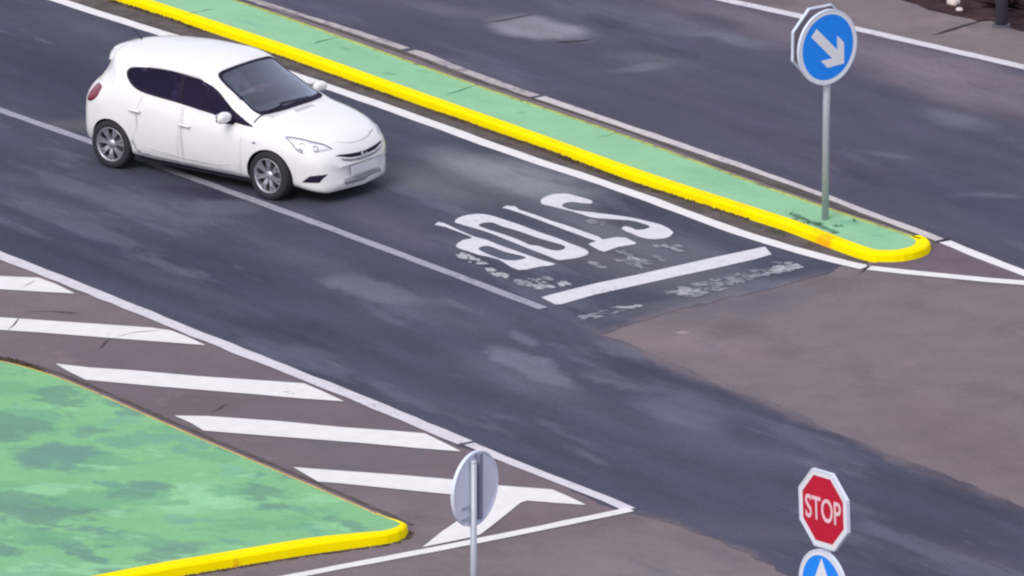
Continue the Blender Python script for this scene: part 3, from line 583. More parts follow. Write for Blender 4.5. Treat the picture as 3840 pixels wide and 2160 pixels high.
# soil bed in the far corner
soil = flat('soil', [(3.364, 16.964), (4.908, 14.470), (5.458, 13.786), (5.583, 13.501), (5.768, 13.348), (5.898, 13.196), (6.139, 13.022), (6.231, 12.849), (6.399, 12.914), (6.508, 12.677), (6.612, 12.548), (6.714, 12.398), (6.804, 12.312), (8.382, 10.501), (14.318, 4.327), (18.802, 37.913), (3.952, 37.913)], .012, 'soil', kind='structure')
def tuft(bm, c, h, n, r=.10, wd=.02):
    for _ in range(n):
        a = random.random() * 6.283; l = random.uniform(.4, 1) * h; s = random.uniform(.2, 1) * r
        p = Vector(c) + Vector((math.cos(a) * s * .3, math.sin(a) * s * .3, 0)); t = p + Vector((math.cos(a) * s * 1.3, math.sin(a) * s * 1.3, l))
        md = (p + t) / 2 + Vector((0, 0, l * .2)); u = Vector((-math.sin(a), math.cos(a), 0)) * wd
        v = [bm.verts.new(x) for x in (p - u, p + u, md + u, md - u, t)]
        bm.faces.new(v[:4]); bm.faces.new((v[3], v[2], v[4]))
bed = [(5.360, 14.940), (5.555, 14.494), (5.690, 13.941), (5.943, 13.656), (6.202, 13.503), (6.463, 13.394), (6.758, 12.960), (6.944, 12.529), (7.446, 12.101), (7.277, 13.612), (6.834, 14.272), (6.549, 14.940), (5.997, 14.716), (6.742, 13.612)]
bm = bmesh.new()
for i in range(46):
    a = random.choice(bed)
    tuft(bm, (a[0] + random.uniform(-.5, .5), a[1] + random.uniform(.5, 3.4), .01), random.uniform(.12, .4), 50, random.uniform(.15, .35), .03)
from_bm('undergrowth', bm, 'plant', kind='stuff')
def stone(px, s, lab):
    bm = bmesh.new(); bmesh.ops.create_icosphere(bm, subdivisions=3, radius=1)
    for v in bm.verts:
        k = 1 + .18 * math.sin(v.co.x * 4 + s[0] * 50) * math.cos(v.co.y * 5) + random.uniform(-.03, .03)
        v.co = Vector((v.co.x * s[0] * k, v.co.y * s[1] * k, max(v.co.z, -.5) * s[2] * k))
    o = from_bm('stone', bm, 'stone', smooth=True, label=lab, category='stone'); o.location = (px[0], px[1], s[2] * .5)
stone((5.940, 13.809), (.085, .12, .06), 'larger pale white stone lying on the dark soil bed')
stone((6.003, 13.459), (.05, .06, .03), 'small greyish stone at the front of the dark soil bed')
pb = empty('metal_post', (6.521, 12.614, 0.000), label='thick purple grey post standing at the edge of the dark soil bed', category='post')
bm = bmesh.new(); tube(bm, [(0, 0, 0), (0, 0, 3.4)], .082, 20); from_bm('shaft', bm, 'post_dark', pb, True)
bm = bmesh.new(); lathe(bm, [(0, .03), (.12, .03), (.125, 0)], 20); from_bm('base_flange', bm, 'post_dark', pb)

# weeds on the island round the sign
for k, (p, h, n) in enumerate([((3.379, 2.852, 0.110), .07, 7), ((3.445, 2.636, 0.110), .035, 10), ((4.159, 2.582, 0.110), .035, 10), ((3.736, 2.402, 0.110), .05, 20), ((3.966, 2.348, 0.110), .025, 16), ((3.585, 2.492, 0.110), .04, 16)]):
    bm = bmesh.new(); tuft(bm, (0, 0, 0), h, n, .07, .006)
    labs = ['tall thin dark weed left of the blue sign post on the island', 'low weed between the thin weed and the blue sign post', 'small weed right of the blue sign post near the far kerb', 'flat weed just left of the foot of the blue sign post', 'spreading weed in front of the foot of the blue sign post', 'scruffy weed against the inner edge of the yellow kerb']
    q = from_bm('weed', bm, 'weed', label=labs[k], category='weed', group='weeds on the green island'); q.location = (p[0], p[1], H1 - .005)

# ================================================================== signs
def plane_frame(n_az):
    # sign local frame: X to the right seen from its front, Y up, Z out of the face
    n = Vector((math.sin(n_az), -math.cos(n_az), 0)); up = Vector((0, 0, 1)); x = up.cross(n)
    return Matrix((x, up, n)).transposed().to_4x4()
def extrude2d(bm, P, z0, z1, mtx, holes=()):
    E = []; loops = []
    for L in [P] + list(holes):
        vs = [bm.verts.new(mtx @ Vector((p[0], p[1], z1))) for p in L]; loops.append(vs)
        E += [bm.edges.new((vs[i], vs[(i + 1) % len(vs)])) for i in range(len(vs))]
    r = bmesh.ops.triangle_fill(bm, edges=E, use_beauty=True); fs = [g for g in r['geom'] if isinstance(g, bmesh.types.BMFace)]
    ex = bmesh.ops.extrude_face_region(bm, geom=fs); d = (mtx.to_3x3() @ Vector((0, 0, z0 - z1)))
    bmesh.ops.translate(bm, verts=[g for g in ex['geom'] if isinstance(g, bmesh.types.BMVert)], vec=d)
circ = lambda r, n=56: [(r * math.cos(2 * math.pi * i / n), r * math.sin(2 * math.pi * i / n)) for i in range(n)]
octa = lambda r: [(r / math.cos(math.pi / 8) * math.cos(math.pi / 8 + i * math.pi / 4), r / math.cos(math.pi / 8) * math.sin(math.pi / 8 + i * math.pi / 4)) for i in range(8)]
def panel(root, shape, rad, z, mtx, face, rim_w, name, arrow=None, text=None, dx=0, roll=0, back='back'):
    T = Matrix.Translation((0, 0, z)) @ mtx @ Matrix.Translation((dx, 0, 0)) @ Matrix.Rotation(roll, 4, 'Z')
    bm = bmesh.new(); extrude2d(bm, shape(rad), -.012, .010, T); p = from_bm(name, bm, back, root)
    bm = bmesh.new(); extrude2d(bm, shape(rad + .006), -.022, .016, T, [shape(rad - .012)]); from_bm('rim', bm, 'back', p)
    bm = bmesh.new(); extrude2d(bm, shape(rad - .013), .0105, .013, T, [shape(rad - rim_w)]); from_bm('border', bm, 'signwhite', p)
    bm = bmesh.new(); extrude2d(bm, shape(rad - rim_w), .0105, .0125, T); from_bm('face', bm, face, p)
    if arrow: bm = bmesh.new(); extrude2d(bm, arrow, .013, .0155, T); from_bm('arrow', bm, 'signwhite', p)
    if text:
        cu = bpy.data.curves.new('txt', 'FONT'); cu.body = text; cu.size = 1; cu.align_x = 'CENTER'; cu.extrude = .006; cu.offset = .012
        to = bpy.data.objects.new('tmp', cu); C.objects.link(to); dg = bpy.context.evaluated_depsgraph_get()
        me = bpy.data.meshes.new_from_object(to.evaluated_get(dg)); bpy.data.objects.remove(to)
        xs = [v.co.x for v in me.vertices]; ys = [v.co.y for v in me.vertices]; wd = max(xs) - min(xs); ht = max(ys) - min(ys); cy = (max(ys) + min(ys)) / 2
        sx = rad * 1.50 / wd; sy = rad * .62 / ht
        for v in me.vertices: v.co = T @ Vector((v.co.x * sx, (v.co.y - cy) * sy, .013 + (v.co.z + .006) * .25))
        me.materials.clear(); me.materials.append(M['signpink']); o = bpy.data.objects.new('lettering', me); C.objects.link(o); o.parent = p
    return p
def post(root, h, r=.033, x=0, y=0):
    bm = bmesh.new(); tube(bm, [(x, y, -.05), (x, y, h)], r, 20); o = from_bm('post', bm, 'steel', root, True)
    bm = bmesh.new(); lathe(bm, [(0, h + .012), (r * .7, h + .01), (r + .003, h), (r + .003, h - .015)], 20, Matrix.Translation((x, y, 0))); from_bm('cap', bm, 'steel', o, True)
    return o
def clamps(root, zs, mtx, off, r=.033):
    for z in zs:
        bm = bmesh.new(); T = Matrix.Translation((0, 0, z)) @ mtx
        extrude2d(bm, [(-.16, -.018), (.16, -.018), (.16, .018), (-.16, .018)], off - .022, off - .012, T)
        from_bm('clamp', bm, 'steel', root)
# blue arrow sign on the island, back to back with an octagon
s1 = empty('keep_right_sign', (3.813, 2.654, 0.110), label='round blue sign with white arrow on a grey post at the island tip', category='traffic sign')
F1 = plane_frame(R(39))
post(s1, 2.62, .044)
off = Matrix.Translation(F1.to_3x3() @ Vector((0, 0, .05)))
ar = [(-.085, .045), (.085, .045), (.085, .10)]
def rot2(P, a): return [(p[0] * math.cos(a) - p[1] * math.sin(a), p[0] * math.sin(a) + p[1] * math.cos(a)) for p in P]
straight = [(-.052, -.27), (.052, -.27), (.052, .13), (.16, .02), (.16, .15), (0, .31), (-.16, .15), (-.16, .02), (-.052, .13)]
panel(s1, circ, .46, 2.18, Matrix.Translation(F1.to_3x3() @ Vector((0, 0, .06))) @ F1, 'signblue', .052, 'disc', arrow=rot2([(a * 1.18, b * 1.15) for a, b in straight], R(-133)), dx=-.05)
FB = plane_frame(R(39 + 180)); offb = Matrix.Translation(FB.to_3x3() @ Vector((0, 0, .075)))
panel(s1, octa, .43, 2.23, offb @ FB, 'signred', .035, 'octagon', dx=.06, back='backdark')
clamps(s1, (2.0, 2.45), F1, .05)
# stop sign with a blue straight-on disc under it
s2 = empty('stop_sign', (3.097, -17.204, -0.000), label='red octagonal STOP sign mounted above a round blue arrow disc', category='traffic sign')
F2 = plane_frame(R(-55)); off2 = Matrix.Translation(F2.to_3x3() @ Vector((0, 0, .05)))
post(s2, 2.95)
panel(s2, octa, .385, 2.70, off2 @ F2, 'signred', .055, 'octagon', text='STOP', roll=R(4))
up_arrow = [(-.06, -.27), (.06, -.27), (.06, .08), (.13, .05), (0, .30), (-.13, .05), (-.06, .08)]
panel(s2, circ, .375, 1.90, off2 @ F2, 'signblue', .05, 'disc', arrow=up_arrow, roll=R(3))
clamps(s2, (1.8, 2.05, 2.58, 2.82), F2, .05)
# round sign seen from behind
s3 = empty('round_sign', (-0.388, -14.857, 0.000), label='round sign seen from its plain grey back on a grey post', category='traffic sign')
F3 = plane_frame(R(55 + 180)); off3 = Matrix.Translation(F3.to_3x3() @ Vector((0, 0, .05)))
post(s3, 2.46, .034)
panel(s3, circ, .385, 2.14, off3 @ F3, 'signblue', .05, 'disc', dx=-.085)
clamps(s3, (1.86, 1.98), F3, .05)
bm = bmesh.new(); T = Matrix.Translation((0, 0, 2.16)) @ off3 @ F3
extrude2d(bm, [(-.135, -.34), (-.085, -.34), (-.085, .35), (-.135, .35)], -.07, -.023, T); from_bm('channel', bm, 'channel', s3)

# ================================================================== white hatchback
ST = [ # x, z_bottom, y_sill, y_wide, z_wide, y_belt, z_belt, y_rail, z_rail, z_top
(-.700,.42,.40,.50,.55,.46,.66,.36,.72,.74),
(-.685,.32,.58,.66,.55,.62,.76,.50,.86,.89),
(-.640,.26,.68,.76,.55,.70,.84,.52,.93,.975),
(-.560,.24,.72,.80,.56,.75,.91,.52,1.01,1.06),
(-.490,.23,.74,.825,.57,.78,.955,.52,1.12,1.17),
(-.430,.22,.76,.84,.58,.80,.98,.53,1.22,1.275),
(-.370,.22,.77,.85,.59,.805,.99,.54,1.31,1.375),
(-.290,.21,.775,.855,.60,.81,1.0,.55,1.365,1.43),
(-.180,.21,.78,.86,.60,.81,1.01,.56,1.385,1.465),
(.20,.20,.80,.868,.62,.82,1.02,.59,1.415,1.50),
(.70,.19,.80,.868,.62,.815,1.0,.60,1.435,1.525),
(1.10,.19,.80,.868,.62,.81,.97,.60,1.43,1.52),
(1.45,.19,.80,.868,.62,.805,.94,.59,1.385,1.46),
(1.65,.19,.80,.868,.62,.80,.925,.605,1.275,1.345),
(1.85,.19,.80,.868,.62,.80,.91,.645,1.17,1.24),
(2.05,.19,.80,.868,.62,.798,.90,.69,1.08,1.145),
(2.20,.19,.80,.868,.62,.79,.90,.705,1.01,1.07),
(2.32,.19,.795,.868,.62,.785,.895,.71,.98,1.025),
(2.50,.19,.79,.865,.62,.78,.88,.68,.935,.972),
(2.80,.18,.78,.85,.60,.765,.835,.64,.885,.92),
(3.05,.18,.75,.82,.56,.74,.77,.60,.815,.85),
(3.20,.155,.72,.775,.52,.70,.69,.57,.74,.775),
(3.29,.145,.68,.72,.48,.66,.60,.54,.65,.675),
(3.34,.16,.62,.64,.42,.60,.50,.50,.54,.56),
(3.355,.25,.45,.48,.40,.45,.44,.40,.46,.47),
]
def hull_mesh():
    A=np.array(ST); X=A[:,0]
    def pchip(x,y,q):
        h=np.diff(x);d=np.diff(y)/h;m=np.zeros(len(x))
        for i in range(1,len(x)-1):
            if d[i-1]*d[i]>0:
                w1=2*h[i]+h[i-1];w2=h[i]+2*h[i-1];m[i]=(w1+w2)/(w1/d[i-1]+w2/d[i])
        m[0]=d[0];m[-1]=d[-1]
        k=np.clip(np.searchsorted(x,q)-1,0,len(h)-1);t=(q-x[k])/h[k]
        return ((2*t**3-3*t**2+1)*y[k]+(t**3-2*t**2+t)*h[k]*m[k]+(-2*t**3+3*t**2)*y[k+1]+(t**3-t**2)*h[k]*m[k+1])
    qs=np.concatenate([np.linspace(-.70,-.40,16)[:-1],np.linspace(-.40,3.0,86)[:-1],np.linspace(3.0,3.355,22)])
    P=[qs]+[pchip(X,A[:,k],qs) for k in range(1,10)]
    rings=[]
    for i in range(len(qs)):
        x,zb,ys,ym,zm,yb,zl,yr,zr,zt=[p[i] for p in P]
        K=[(0,zb),(ys-.10,zb),(ys,zb+.045),(ym-.022,zb+(zm-zb)*.45),(ym,zm),(ym+(yb-ym)*.30,zm+(zl-zm)*.62),(yb,zl),
           (yb+(yr-yb)*.48+.018,zl+(zr-zl)*.52),(yr,zr),(yr-.07,zr+(zt-zr)*.42),(yr*.5,zt-(zt-zr)*.20),(0,zt)]
        K=np.array(K);n=len(K);pts=[]
        for j in range(n-1):
            p0=K[j-1] if j>0 else np.array([-K[1][0],K[1][1]]);p1=K[j];p2=K[j+1];p3=K[j+2] if j+2<n else np.array([-K[n-2][0],K[n-2][1]])
            S=[1,2,3,5,6,6,6,6,3,4,6][j]
            l1,l2,l3=[max(np.linalg.norm(b-a),1e-4)**.5 for a,b in ((p0,p1),(p1,p2),(p2,p3))]
            for s in range(S):
                t=l1+l2*s/S;T0,T1,T2,T3=0,l1,l1+l2,l1+l2+l3
                A1=(T1-t)/(T1-T0)*p0+(t-T0)/(T1-T0)*p1;A2=(T2-t)/(T2-T1)*p1+(t-T1)/(T2-T1)*p2;A3=(T3-t)/(T3-T2)*p2+(t-T2)/(T3-T2)*p3
                B1=(T2-t)/(T2-T0)*A1+(t-T0)/(T2-T0)*A2;B2=(T3-t)/(T3-T1)*A2+(t-T1)/(T3-T1)*A3
                pts.append((T2-t)/(T2-T1)*B1+(t-T1)/(T2-T1)*B2)
        pts.append(K[-1])
        r=[]
        for (y,z) in pts:
            y=max(y,0)
            sm=lambda a:(lambda t:t*t*(3-2*t))(min(max(a,0),1))
            xx=x-sm((x-1.3)/1.7)*.34*(y/.85)**3.2+sm((-x+.1)/.6)*(.26+.34*sm((z-.78)/.5))*(y/.85)**2.4
            if 1.3<x<2.6: xx-=.06*sm((x-1.3)/.3)*(1-sm((x-2.3)/.3))*(y/.7)**2*(1 if z>zl else .3)
            r.append((xx,y,z))
        rings.append(r+[(a,-b,c) for a,b,c in r[-2:0:-1]])
    m=len(rings[0]);V=[v for r in rings for v in r];F=[]
    for i in range(len(rings)-1):
        for j in range(m):
            k=(j+1)%m;F.append((i*m+j,i*m+k,(i+1)*m+k,(i+1)*m+j))
    a=len(V);V.append(tuple(np.mean(rings[0],0)));b=len(V);V.append(tuple(np.mean(rings[-1],0)))
    for j in range(m):
        k=(j+1)%m;F.append((a,k,j));F.append((b,(len(rings)-1)*m+j,(len(rings)-1)*m+k))
    return V,F

CAR_YAW = R(-36.8)
car = empty('hatchback_car', (-4.509, 6.075, .004), CAR_YAW, label='white five-door hatchback driving across the worn lane divider', category='car')
V, F = hull_mesh()
BVH = BVHTree.FromPolygons([Vector(v) for v in V], F)
def sp(P, k=5): return [tuple(q) for q in closed_spline(P, k)]
def shrink(P, d):
    P = [np.array(p, float) for p in P]; n = len(P); A = sum(P[i-1][0]*P[i][1]-P[i][0]*P[i-1][1] for i in range(n)); out = []
    for i in range(n):
        t = P[(i + 1) % n] - P[i - 1]; t = t / (np.linalg.norm(t) + 1e-9); nn = np.array([-t[1], t[0]]) * (1 if A > 0 else -1); out.append(tuple(P[i] + nn * d))
    return out
DLO = [(.180, 1.245), (.184, 1.272), (.200, 1.288), (.245, 1.304), (.30, 1.316), (.39, 1.327), (.493, 1.337), (.60, 1.345), (.706, 1.350), (.85, 1.350), (.989, 1.344), (1.11, 1.335), (1.229, 1.322), (1.33, 1.305), (1.422, 1.282), (1.50, 1.252), (1.57, 1.217), (1.65, 1.172), (1.725, 1.126), (1.80, 1.084), (1.878, 1.038), (1.955, 1.000), (2.03, .965), (2.13, .925), (2.235, .884), (2.225, .876), (2.10, .880), (1.978, .890), (1.80, .915), (1.628, .940), (1.416, .963), (1.25, .984), (1.095, 1.001), (.93, 1.014), (.772, 1.026), (.66, 1.034), (.554, 1.044), (.46, 1.058), (.395, 1.076), (.33, 1.103), (.27, 1.140), (.22, 1.182), (.192, 1.215)]
PANE_R = [(.225, 1.235), (.232, 1.272), (.33, 1.298), (.493, 1.314), (.706, 1.327), (.85, 1.327), (.985, 1.322), (1.01, 1.31), (1.04, 1.04), (1.02, 1.028), (.772, 1.05), (.57, 1.066), (.42, 1.098), (.32, 1.142), (.25, 1.195)]
PANE_F = [(1.10, 1.310), (1.229, 1.298), (1.32, 1.282), (1.41, 1.259), (1.55, 1.197), (1.70, 1.112), (1.84, 1.034), (1.855, 1.02), (1.865, .935), (1.84, .932), (1.628, .963), (1.416, .986), (1.18, 1.013), (1.13, 1.028)]
WS = sp([(1.50, .30), (1.485, .48), (1.50, .545), (1.56, .565), (1.75, .585), (2.00, .608), (2.15, .622), (2.235, .60), (2.30, .48), (2.345, .25), (2.355, 0), (2.345, -.25), (2.30, -.48), (2.235, -.60), (2.15, -.622), (2.00, -.608), (1.75, -.585), (1.56, -.565), (1.50, -.545), (1.485, -.48), (1.50, -.30), (1.515, 0)], 3)
WS_IN = sp([(1.535, .30), (1.525, .46), (1.56, .53), (1.75, .555), (2.00, .578), (2.12, .585), (2.185, .56), (2.235, .42), (2.27, .22), (2.28, 0), (2.27, -.22), (2.235, -.42), (2.185, -.56), (2.12, -.585), (2.00, -.578), (1.75, -.555), (1.56, -.53), (1.525, -.46), (1.535, -.30), (1.545, 0)], 3)
RW = [(-.42, 1.03), (.42, 1.03), (.46, 1.08), (.43, 1.24), (.38, 1.27), (-.38, 1.27), (-.43, 1.24), (-.46, 1.08)]   # (y, z)
PR = {'L': (lambda u, v: Vector((u, 1.6, v)), Vector((0, -1, 0))), 'Rr': (lambda u, v: Vector((u, -1.6, v)), Vector((0, 1, 0))),
      'T': (lambda u, v: Vector((u, v, 2.5)), Vector((0, 0, -1))), 'F': (lambda u, v: Vector((4.5, u, v)), Vector((-1, 0, 0))), 'B': (lambda u, v: Vector((-2, u, v)), Vector((1, 0, 0)))}
for sgn in (1, -1):       # slanted view on the front corners: u along the corner, v up
    dirv = Vector((-math.cos(R(42)), -sgn * math.sin(R(42)), 0)); uax = Vector((math.sin(R(42)) , -sgn * math.cos(R(42)), 0)) * 1.0
    PR['C%d' % sgn] = ((lambda u, v, d=dirv, ua=uax, s=sgn: Vector((2.95, s * .70, 0)) + ua * u - d * 1.2 + Vector((0, 0, v))), dirv)
def patch(name, loops, view, m, parent, off=.004, step=.05, thick=.004, smooth=True, bvh=None, **props):
    org, d = PR[view]; bm = bmesh.new(); E = []
    for L in loops:
        vs = [bm.verts.new((p[0], p[1], 0)) for p in L]
        E += [bm.edges.new((vs[i], vs[(i + 1) % len(vs)])) for i in range(len(vs))]
    bmesh.ops.triangle_fill(bm, edges=E, use_beauty=True)
    us = [p[0] for p in loops[0]]; vs_ = [p[1] for p in loops[0]]
    for ax, (lo, hi) in enumerate(((min(us), max(us)), (min(vs_), max(vs_)))):
        k = math.ceil(lo / step)
        while k * step < hi:
            no = (1, 0, 0) if ax == 0 else (0, 1, 0); co = (k * step, 0, 0) if ax == 0 else (0, k * step, 0)
            bmesh.ops.bisect_plane(bm, geom=bm.verts[:] + bm.edges[:] + bm.faces[:], plane_co=co, plane_no=no, dist=1e-5); k += 1
    top = {}
    for v in bm.verts:
        o = org(v.co.x, v.co.y); h = (bvh or BVH).ray_cast(o, d)
        if h[0] is None: h = (bvh or BVH).find_nearest(o + d * 1.3)
        n = h[1] if h[1].dot(d) < 0 else -h[1]; top[v] = (h[0].copy(), n.copy())
    for v in bm.verts: v.co = top[v][0] + top[v][1] * off
    for f in bm.faces:
        if f.normal.dot(d) > 0: f.normal_flip()
    bm.normal_update()
    for f in bm.faces:
        if f.normal.dot(d) > 0: f.normal_flip()
    me = bpy.data.meshes.new(name); bm.to_mesh(me); bm.free(); me.materials.append(M[m])
    if smooth: me.polygons.foreach_set('use_smooth', [True] * len(me.polygons))
    o = bpy.data.objects.new(name, me); C.objects.link(o); o.parent = parent
    if thick: sm = o.modifiers.new('t', 'SOLIDIFY'); sm.thickness = thick; sm.offset = -1
    for k, v in props.items(): o[k] = v
    return o
# shell with window openings, then wheel arches cut out
bm = bmesh.new(); vv = [bm.verts.new(v) for v in V]; [bm.faces.new([vv[i] for i in f]) for f in F]
bmesh.ops.recalc_face_normals(bm, faces=bm.faces)
me = bpy.data.meshes.new('body'); bm.to_mesh(me); bm.free(); me.materials.append(M['car']); me.materials.append(M['car_in']); me.materials.append(M['well'])
body = bpy.data.objects.new('body', me); C.objects.link(body)
RW_, FW_ = (0.0, .305), (2.511, .305); ARCH = .338
cut = bmesh.new()
for (wx, wz) in (RW_, FW_):
    for s in (1, -1):
        Mx = Matrix.Translation((wx, s * .80, wz)) @ Matrix.Rotation(R(90), 4, 'X')
        lathe(cut, [(0, -.24), (ARCH, -.24), (ARCH, .24), (0, .24)], 64, Mx)
bmesh.ops.recalc_face_normals(cut, faces=cut.faces)
cme = bpy.data.meshes.new('cut'); cut.to_mesh(cme); cut.free(); co = bpy.data.objects.new('cut', cme); C.objects.link(co)
md = body.modifiers.new('b', 'BOOLEAN'); md.object = co; md.operation = 'DIFFERENCE'; md.solver = 'EXACT'
dg = bpy.context.evaluated_depsgraph_get(); nm = bpy.data.meshes.new_from_object(body.evaluated_get(dg)); body.modifiers.clear()
body.data = nm; bpy.data.objects.remove(co)
while len(nm.materials) < 3: nm.materials.append(M['well'])
bm = bmesh.new(); bm.from_mesh(nm); kill = []
dlo_in, ws_in = shrink(DLO, .013), shrink(WS, .015)
for f in bm.faces:
    c = f.calc_center_median(); n = f.normal
    if abs(c.y) > .45 and c.z > .85 and abs(n.y) > .35 and inside((c.x, c.z), dlo_in): kill.append(f)
    elif c.z > .93 and n.z > .1 and n.x > .2 and inside((c.x, c.y), ws_in): kill.append(f)
    elif c.x < -.3 and c.z > 1.0 and n.x < -.3 and inside((c.y, c.z), RW): kill.append(f)
    for (wx, wz) in (RW_, FW_):
        if math.hypot(c.x - wx, c.z - wz) < ARCH + .003 and abs(c.y) > .5 and (abs(n.y) > .95 and abs(c.y) < .6 or abs(n.y) < .3) and c.z > .1 and math.hypot(c.x - wx, c.z - wz) > -1: f.material_index = 2
bmesh.ops.delete(bm, geom=list(set(kill)), context='FACES')
for f in bm.faces: f.smooth = f.material_index == 0
bm.to_mesh(nm); bm.free(); body.parent = car; body.name = 'body'
sm = body.modifiers.new('t', 'SOLIDIFY'); sm.thickness = .018; sm.offset = -1; sm.material_offset = 1; sm.material_offset_rim = 1
nm.set_sharp_from_angle(angle=R(38))
# glazing and trim
for vw in ('Rr', 'L'):
    fr = patch('window_frame', [DLO, PANE_R[::-1], PANE_F[::-1]], vw, 'black', car, .007, .08, .012)
    patch('side_window', [shrink(PANE_R, -.006)], vw, 'glass_side', car, .002, .08, 0)
    patch('side_window', [shrink(PANE_F, -.006)], vw, 'glass_side', car, .002, .08, 0)
    dr = sp([(.50, .24), (1.10, .235), (1.12, .6), (1.14, .975), (1.1, .975), (.50, 1.01), (.42, .8), (.44, .62), (.40, .50), (.34, .40), (.42, .27)], 1)
    dfr = [(1.155, .235), (1.9, .235), (2.08, .245), (2.10, .55), (2.11, .855), (1.92, .875), (1.57, .925), (1.16, .97), (1.14, .6)]
    for nmx, poly, hx in (('rear_door', dr, (.42, .82)), ('front_door', dfr, (1.22, .755))):
        patch('door_gap', [poly, shrink(poly, .007)[::-1]], vw, 'seam', car, .0015, .08, .003)
        d = patch(nmx, [shrink(poly, .010)], vw, 'car', car, .0022, .08, .003)
        s = -1 if vw == 'Rr' else 1; bm = bmesh.new()
        tube(bm, [(hx[0] - .09, s * .872, hx[1] + .006), (hx[0] - .075, s * .895, hx[1] + .004), (hx[0] + .075, s * .895, hx[1] - .004), (hx[0] + .09, s * .872, hx[1] - .006)], [.010, .013, .013, .010], 10)
        from_bm('handle', bm, 'car', d, True)
        patch('handle_recess', [[(hx[0] + .085 * math.cos(a), hx[1] - .004 + .026 * math.sin(a)) for a in np.linspace(0, 6.283, 20)[:-1]]], vw, 'seam', d, .0056, .05, .002)
    patch('sill_crease', [[(.52, .372), (.72, .352), (1.02, .325), (1.45, .31), (1.75, .325), (1.93, .36), (1.93, .366), (1.75, .333), (1.45, .32), (1.02, .335), (.72, .36)]], vw, 'seam', car, .0058, .1, .002)
    patch('side_repeater', [[(2.30 + .03 * math.cos(a), .70 + .012 * math.sin(a)) for a in np.linspace(0, 6.283, 16)[:-1]]], vw, 'lampgrey', car, .004, .05, .003)
    patch('tail_lamp', [sp([(-.44, .80), (-.43, .93), (-.36, 1.0), (-.24, 1.005), (-.20, .985), (-.225, .90), (-.30, .83), (-.37, .80)], 3)], vw, 'red', car, .006, .04, .01)
patch('windscreen_border', [WS, WS_IN[::-1]], 'T', 'black', car, .004, .1, .01)
patch('windscreen', [shrink(WS_IN, -.008)], 'T', 'glass_front', car, .002, .1, 0)
patch('rear_window', [RW], 'B', 'glass_side', car, .003, .1, 0)
for s in (.18, -.34):
    bm = bmesh.new(); pts = []
    for t in np.linspace(0, 1, 8):
        x, y = 2.30 - .04 * t - .02, s - .52 * t + .1
        h = BVH.ray_cast(Vector((x - .03 * abs(t - .5), y, 2)), Vector((0, 0, -1))); pts.append(h[0] + Vector((.004, 0, .014)))
    tube(bm, pts, .007, 6); from_bm('wiper', bm, 'black', car)
# bonnet panel and its gap
BON = sp([(2.405, 0), (2.39, .30), (2.33, .52), (2.27, .62), (2.45, .655), (2.80, .63), (3.0, .575), (3.16, .44), (3.255, .22), (3.275, 0), (3.255, -.22), (3.16, -.44), (3.0, -.575), (2.80, -.63), (2.45, -.655), (2.27, -.62), (2.33, -.52), (2.39, -.30)], 3)
patch('bonnet', [BON], 'T', 'car', car, .0015, .1, .003)
# headlamps, fog recesses
for s in (1, -1):
    vw = 'C%d' % s
    base = Vector((2.95, s * .70, 0)); ua = Vector((math.sin(R(42)), -s * math.cos(R(42)), 0))
    def uv(P): return [((Vector((x, s * y, 0)) - base).dot(ua), z) for x, y, z in P]
    HL = sp(uv([(2.70, .747, .814), (2.768, .71, .822), (2.912, .65, .804), (3.006, .606, .783), (3.105, .542, .759), (3.176, .497, .727), (3.227, .462, .681), (3.213, .518, .664), (3.156, .609, .655), (3.085, .682, .642), (2.965, .746, .648), (2.893, .762, .684), (2.83, .763, .734), (2.76, .755, .782)]), 3)
    h = patch('headlamp', [HL, shrink(HL, .015)[::-1]], vw, 'lampgrey', car, .004, .06, .006)
    patch('lens', [shrink(HL, .014)], vw, 'lampwhite', h, .003, .06, .004)
    for (u0, v0, r) in ((uv([(2.93, .7, 0)])[0][0], .722, .040), (uv([(3.08, .62, 0)])[0][0], .70, .034)):
        patch('lamp_bulb', [[(u0 + r * math.cos(a), v0 + r * math.sin(a)) for a in np.linspace(0, 6.283, 20)[:-1]], [(u0 + r * .72 * math.cos(a), v0 + r * .72 * math.sin(a)) for a in np.linspace(0, 6.283, 20)[:-1]][::-1]], vw, 'lampgrey', h, .0075, .06, .003)
    FG = uv([(2.97, .75, .285), (3.02, .735, .335), (3.07, .72, .372), (3.16, .66, .388), (3.24, .58, .392), (3.20, .63, .345), (3.17, .66, .29)])
    patch('fog_lamp_recess', [FG], vw, 'black', car, .004, .05, .006)
# grille, badge, lower intake and number plate
GRL = [(-.47, .605), (-.40, .588), (-.25, .552), (-.09, .537), (.09, .537), (.25, .552), (.40, .588), (.47, .605), (.40, .612), (.25, .598), (.09, .585), (-.09, .585), (-.25, .598), (-.40, .612)]
g = patch('grille', [GRL], 'F', 'black', car, .004, .05, .006)
patch('chrome_bar', [[(-.41, .572), (-.25, .537), (-.09, .524), (.09, .524), (.25, .537), (.41, .572), (.41, .565), (.25, .528), (.09, .515), (-.09, .515), (-.25, .528), (-.41, .565)]], 'F', 'chrome', g, .012, .05, .008)
patch('lower_slot', [[(-.40, .558), (-.25, .522), (-.09, .508), (.09, .508), (.25, .522), (.40, .558), (.36, .53), (.25, .505), (.09, .492), (-.09, .492), (-.25, .505), (-.36, .53)]], 'F', 'lampgrey', g, .004, .05, .005)
bm = bmesh.new(); bx = 3.362
lathe(bm, [(.040, -.006), (.046, 0), (.052, -.006), (.046, -.012), (.040, -.006)], 28, Matrix.Translation((bx, 0, .55)) @ Matrix.Rotation(R(90), 4, 'Y')); from_bm('badge_ring', bm, 'chrome', car, True)
bm = bmesh.new(); tube(bm, [(bx, -.060, .545), (bx, -.012, .556), (bx, .012, .544), (bx, .060, .555)], .005, 6); from_bm('badge_bolt', bm, 'chrome', car)
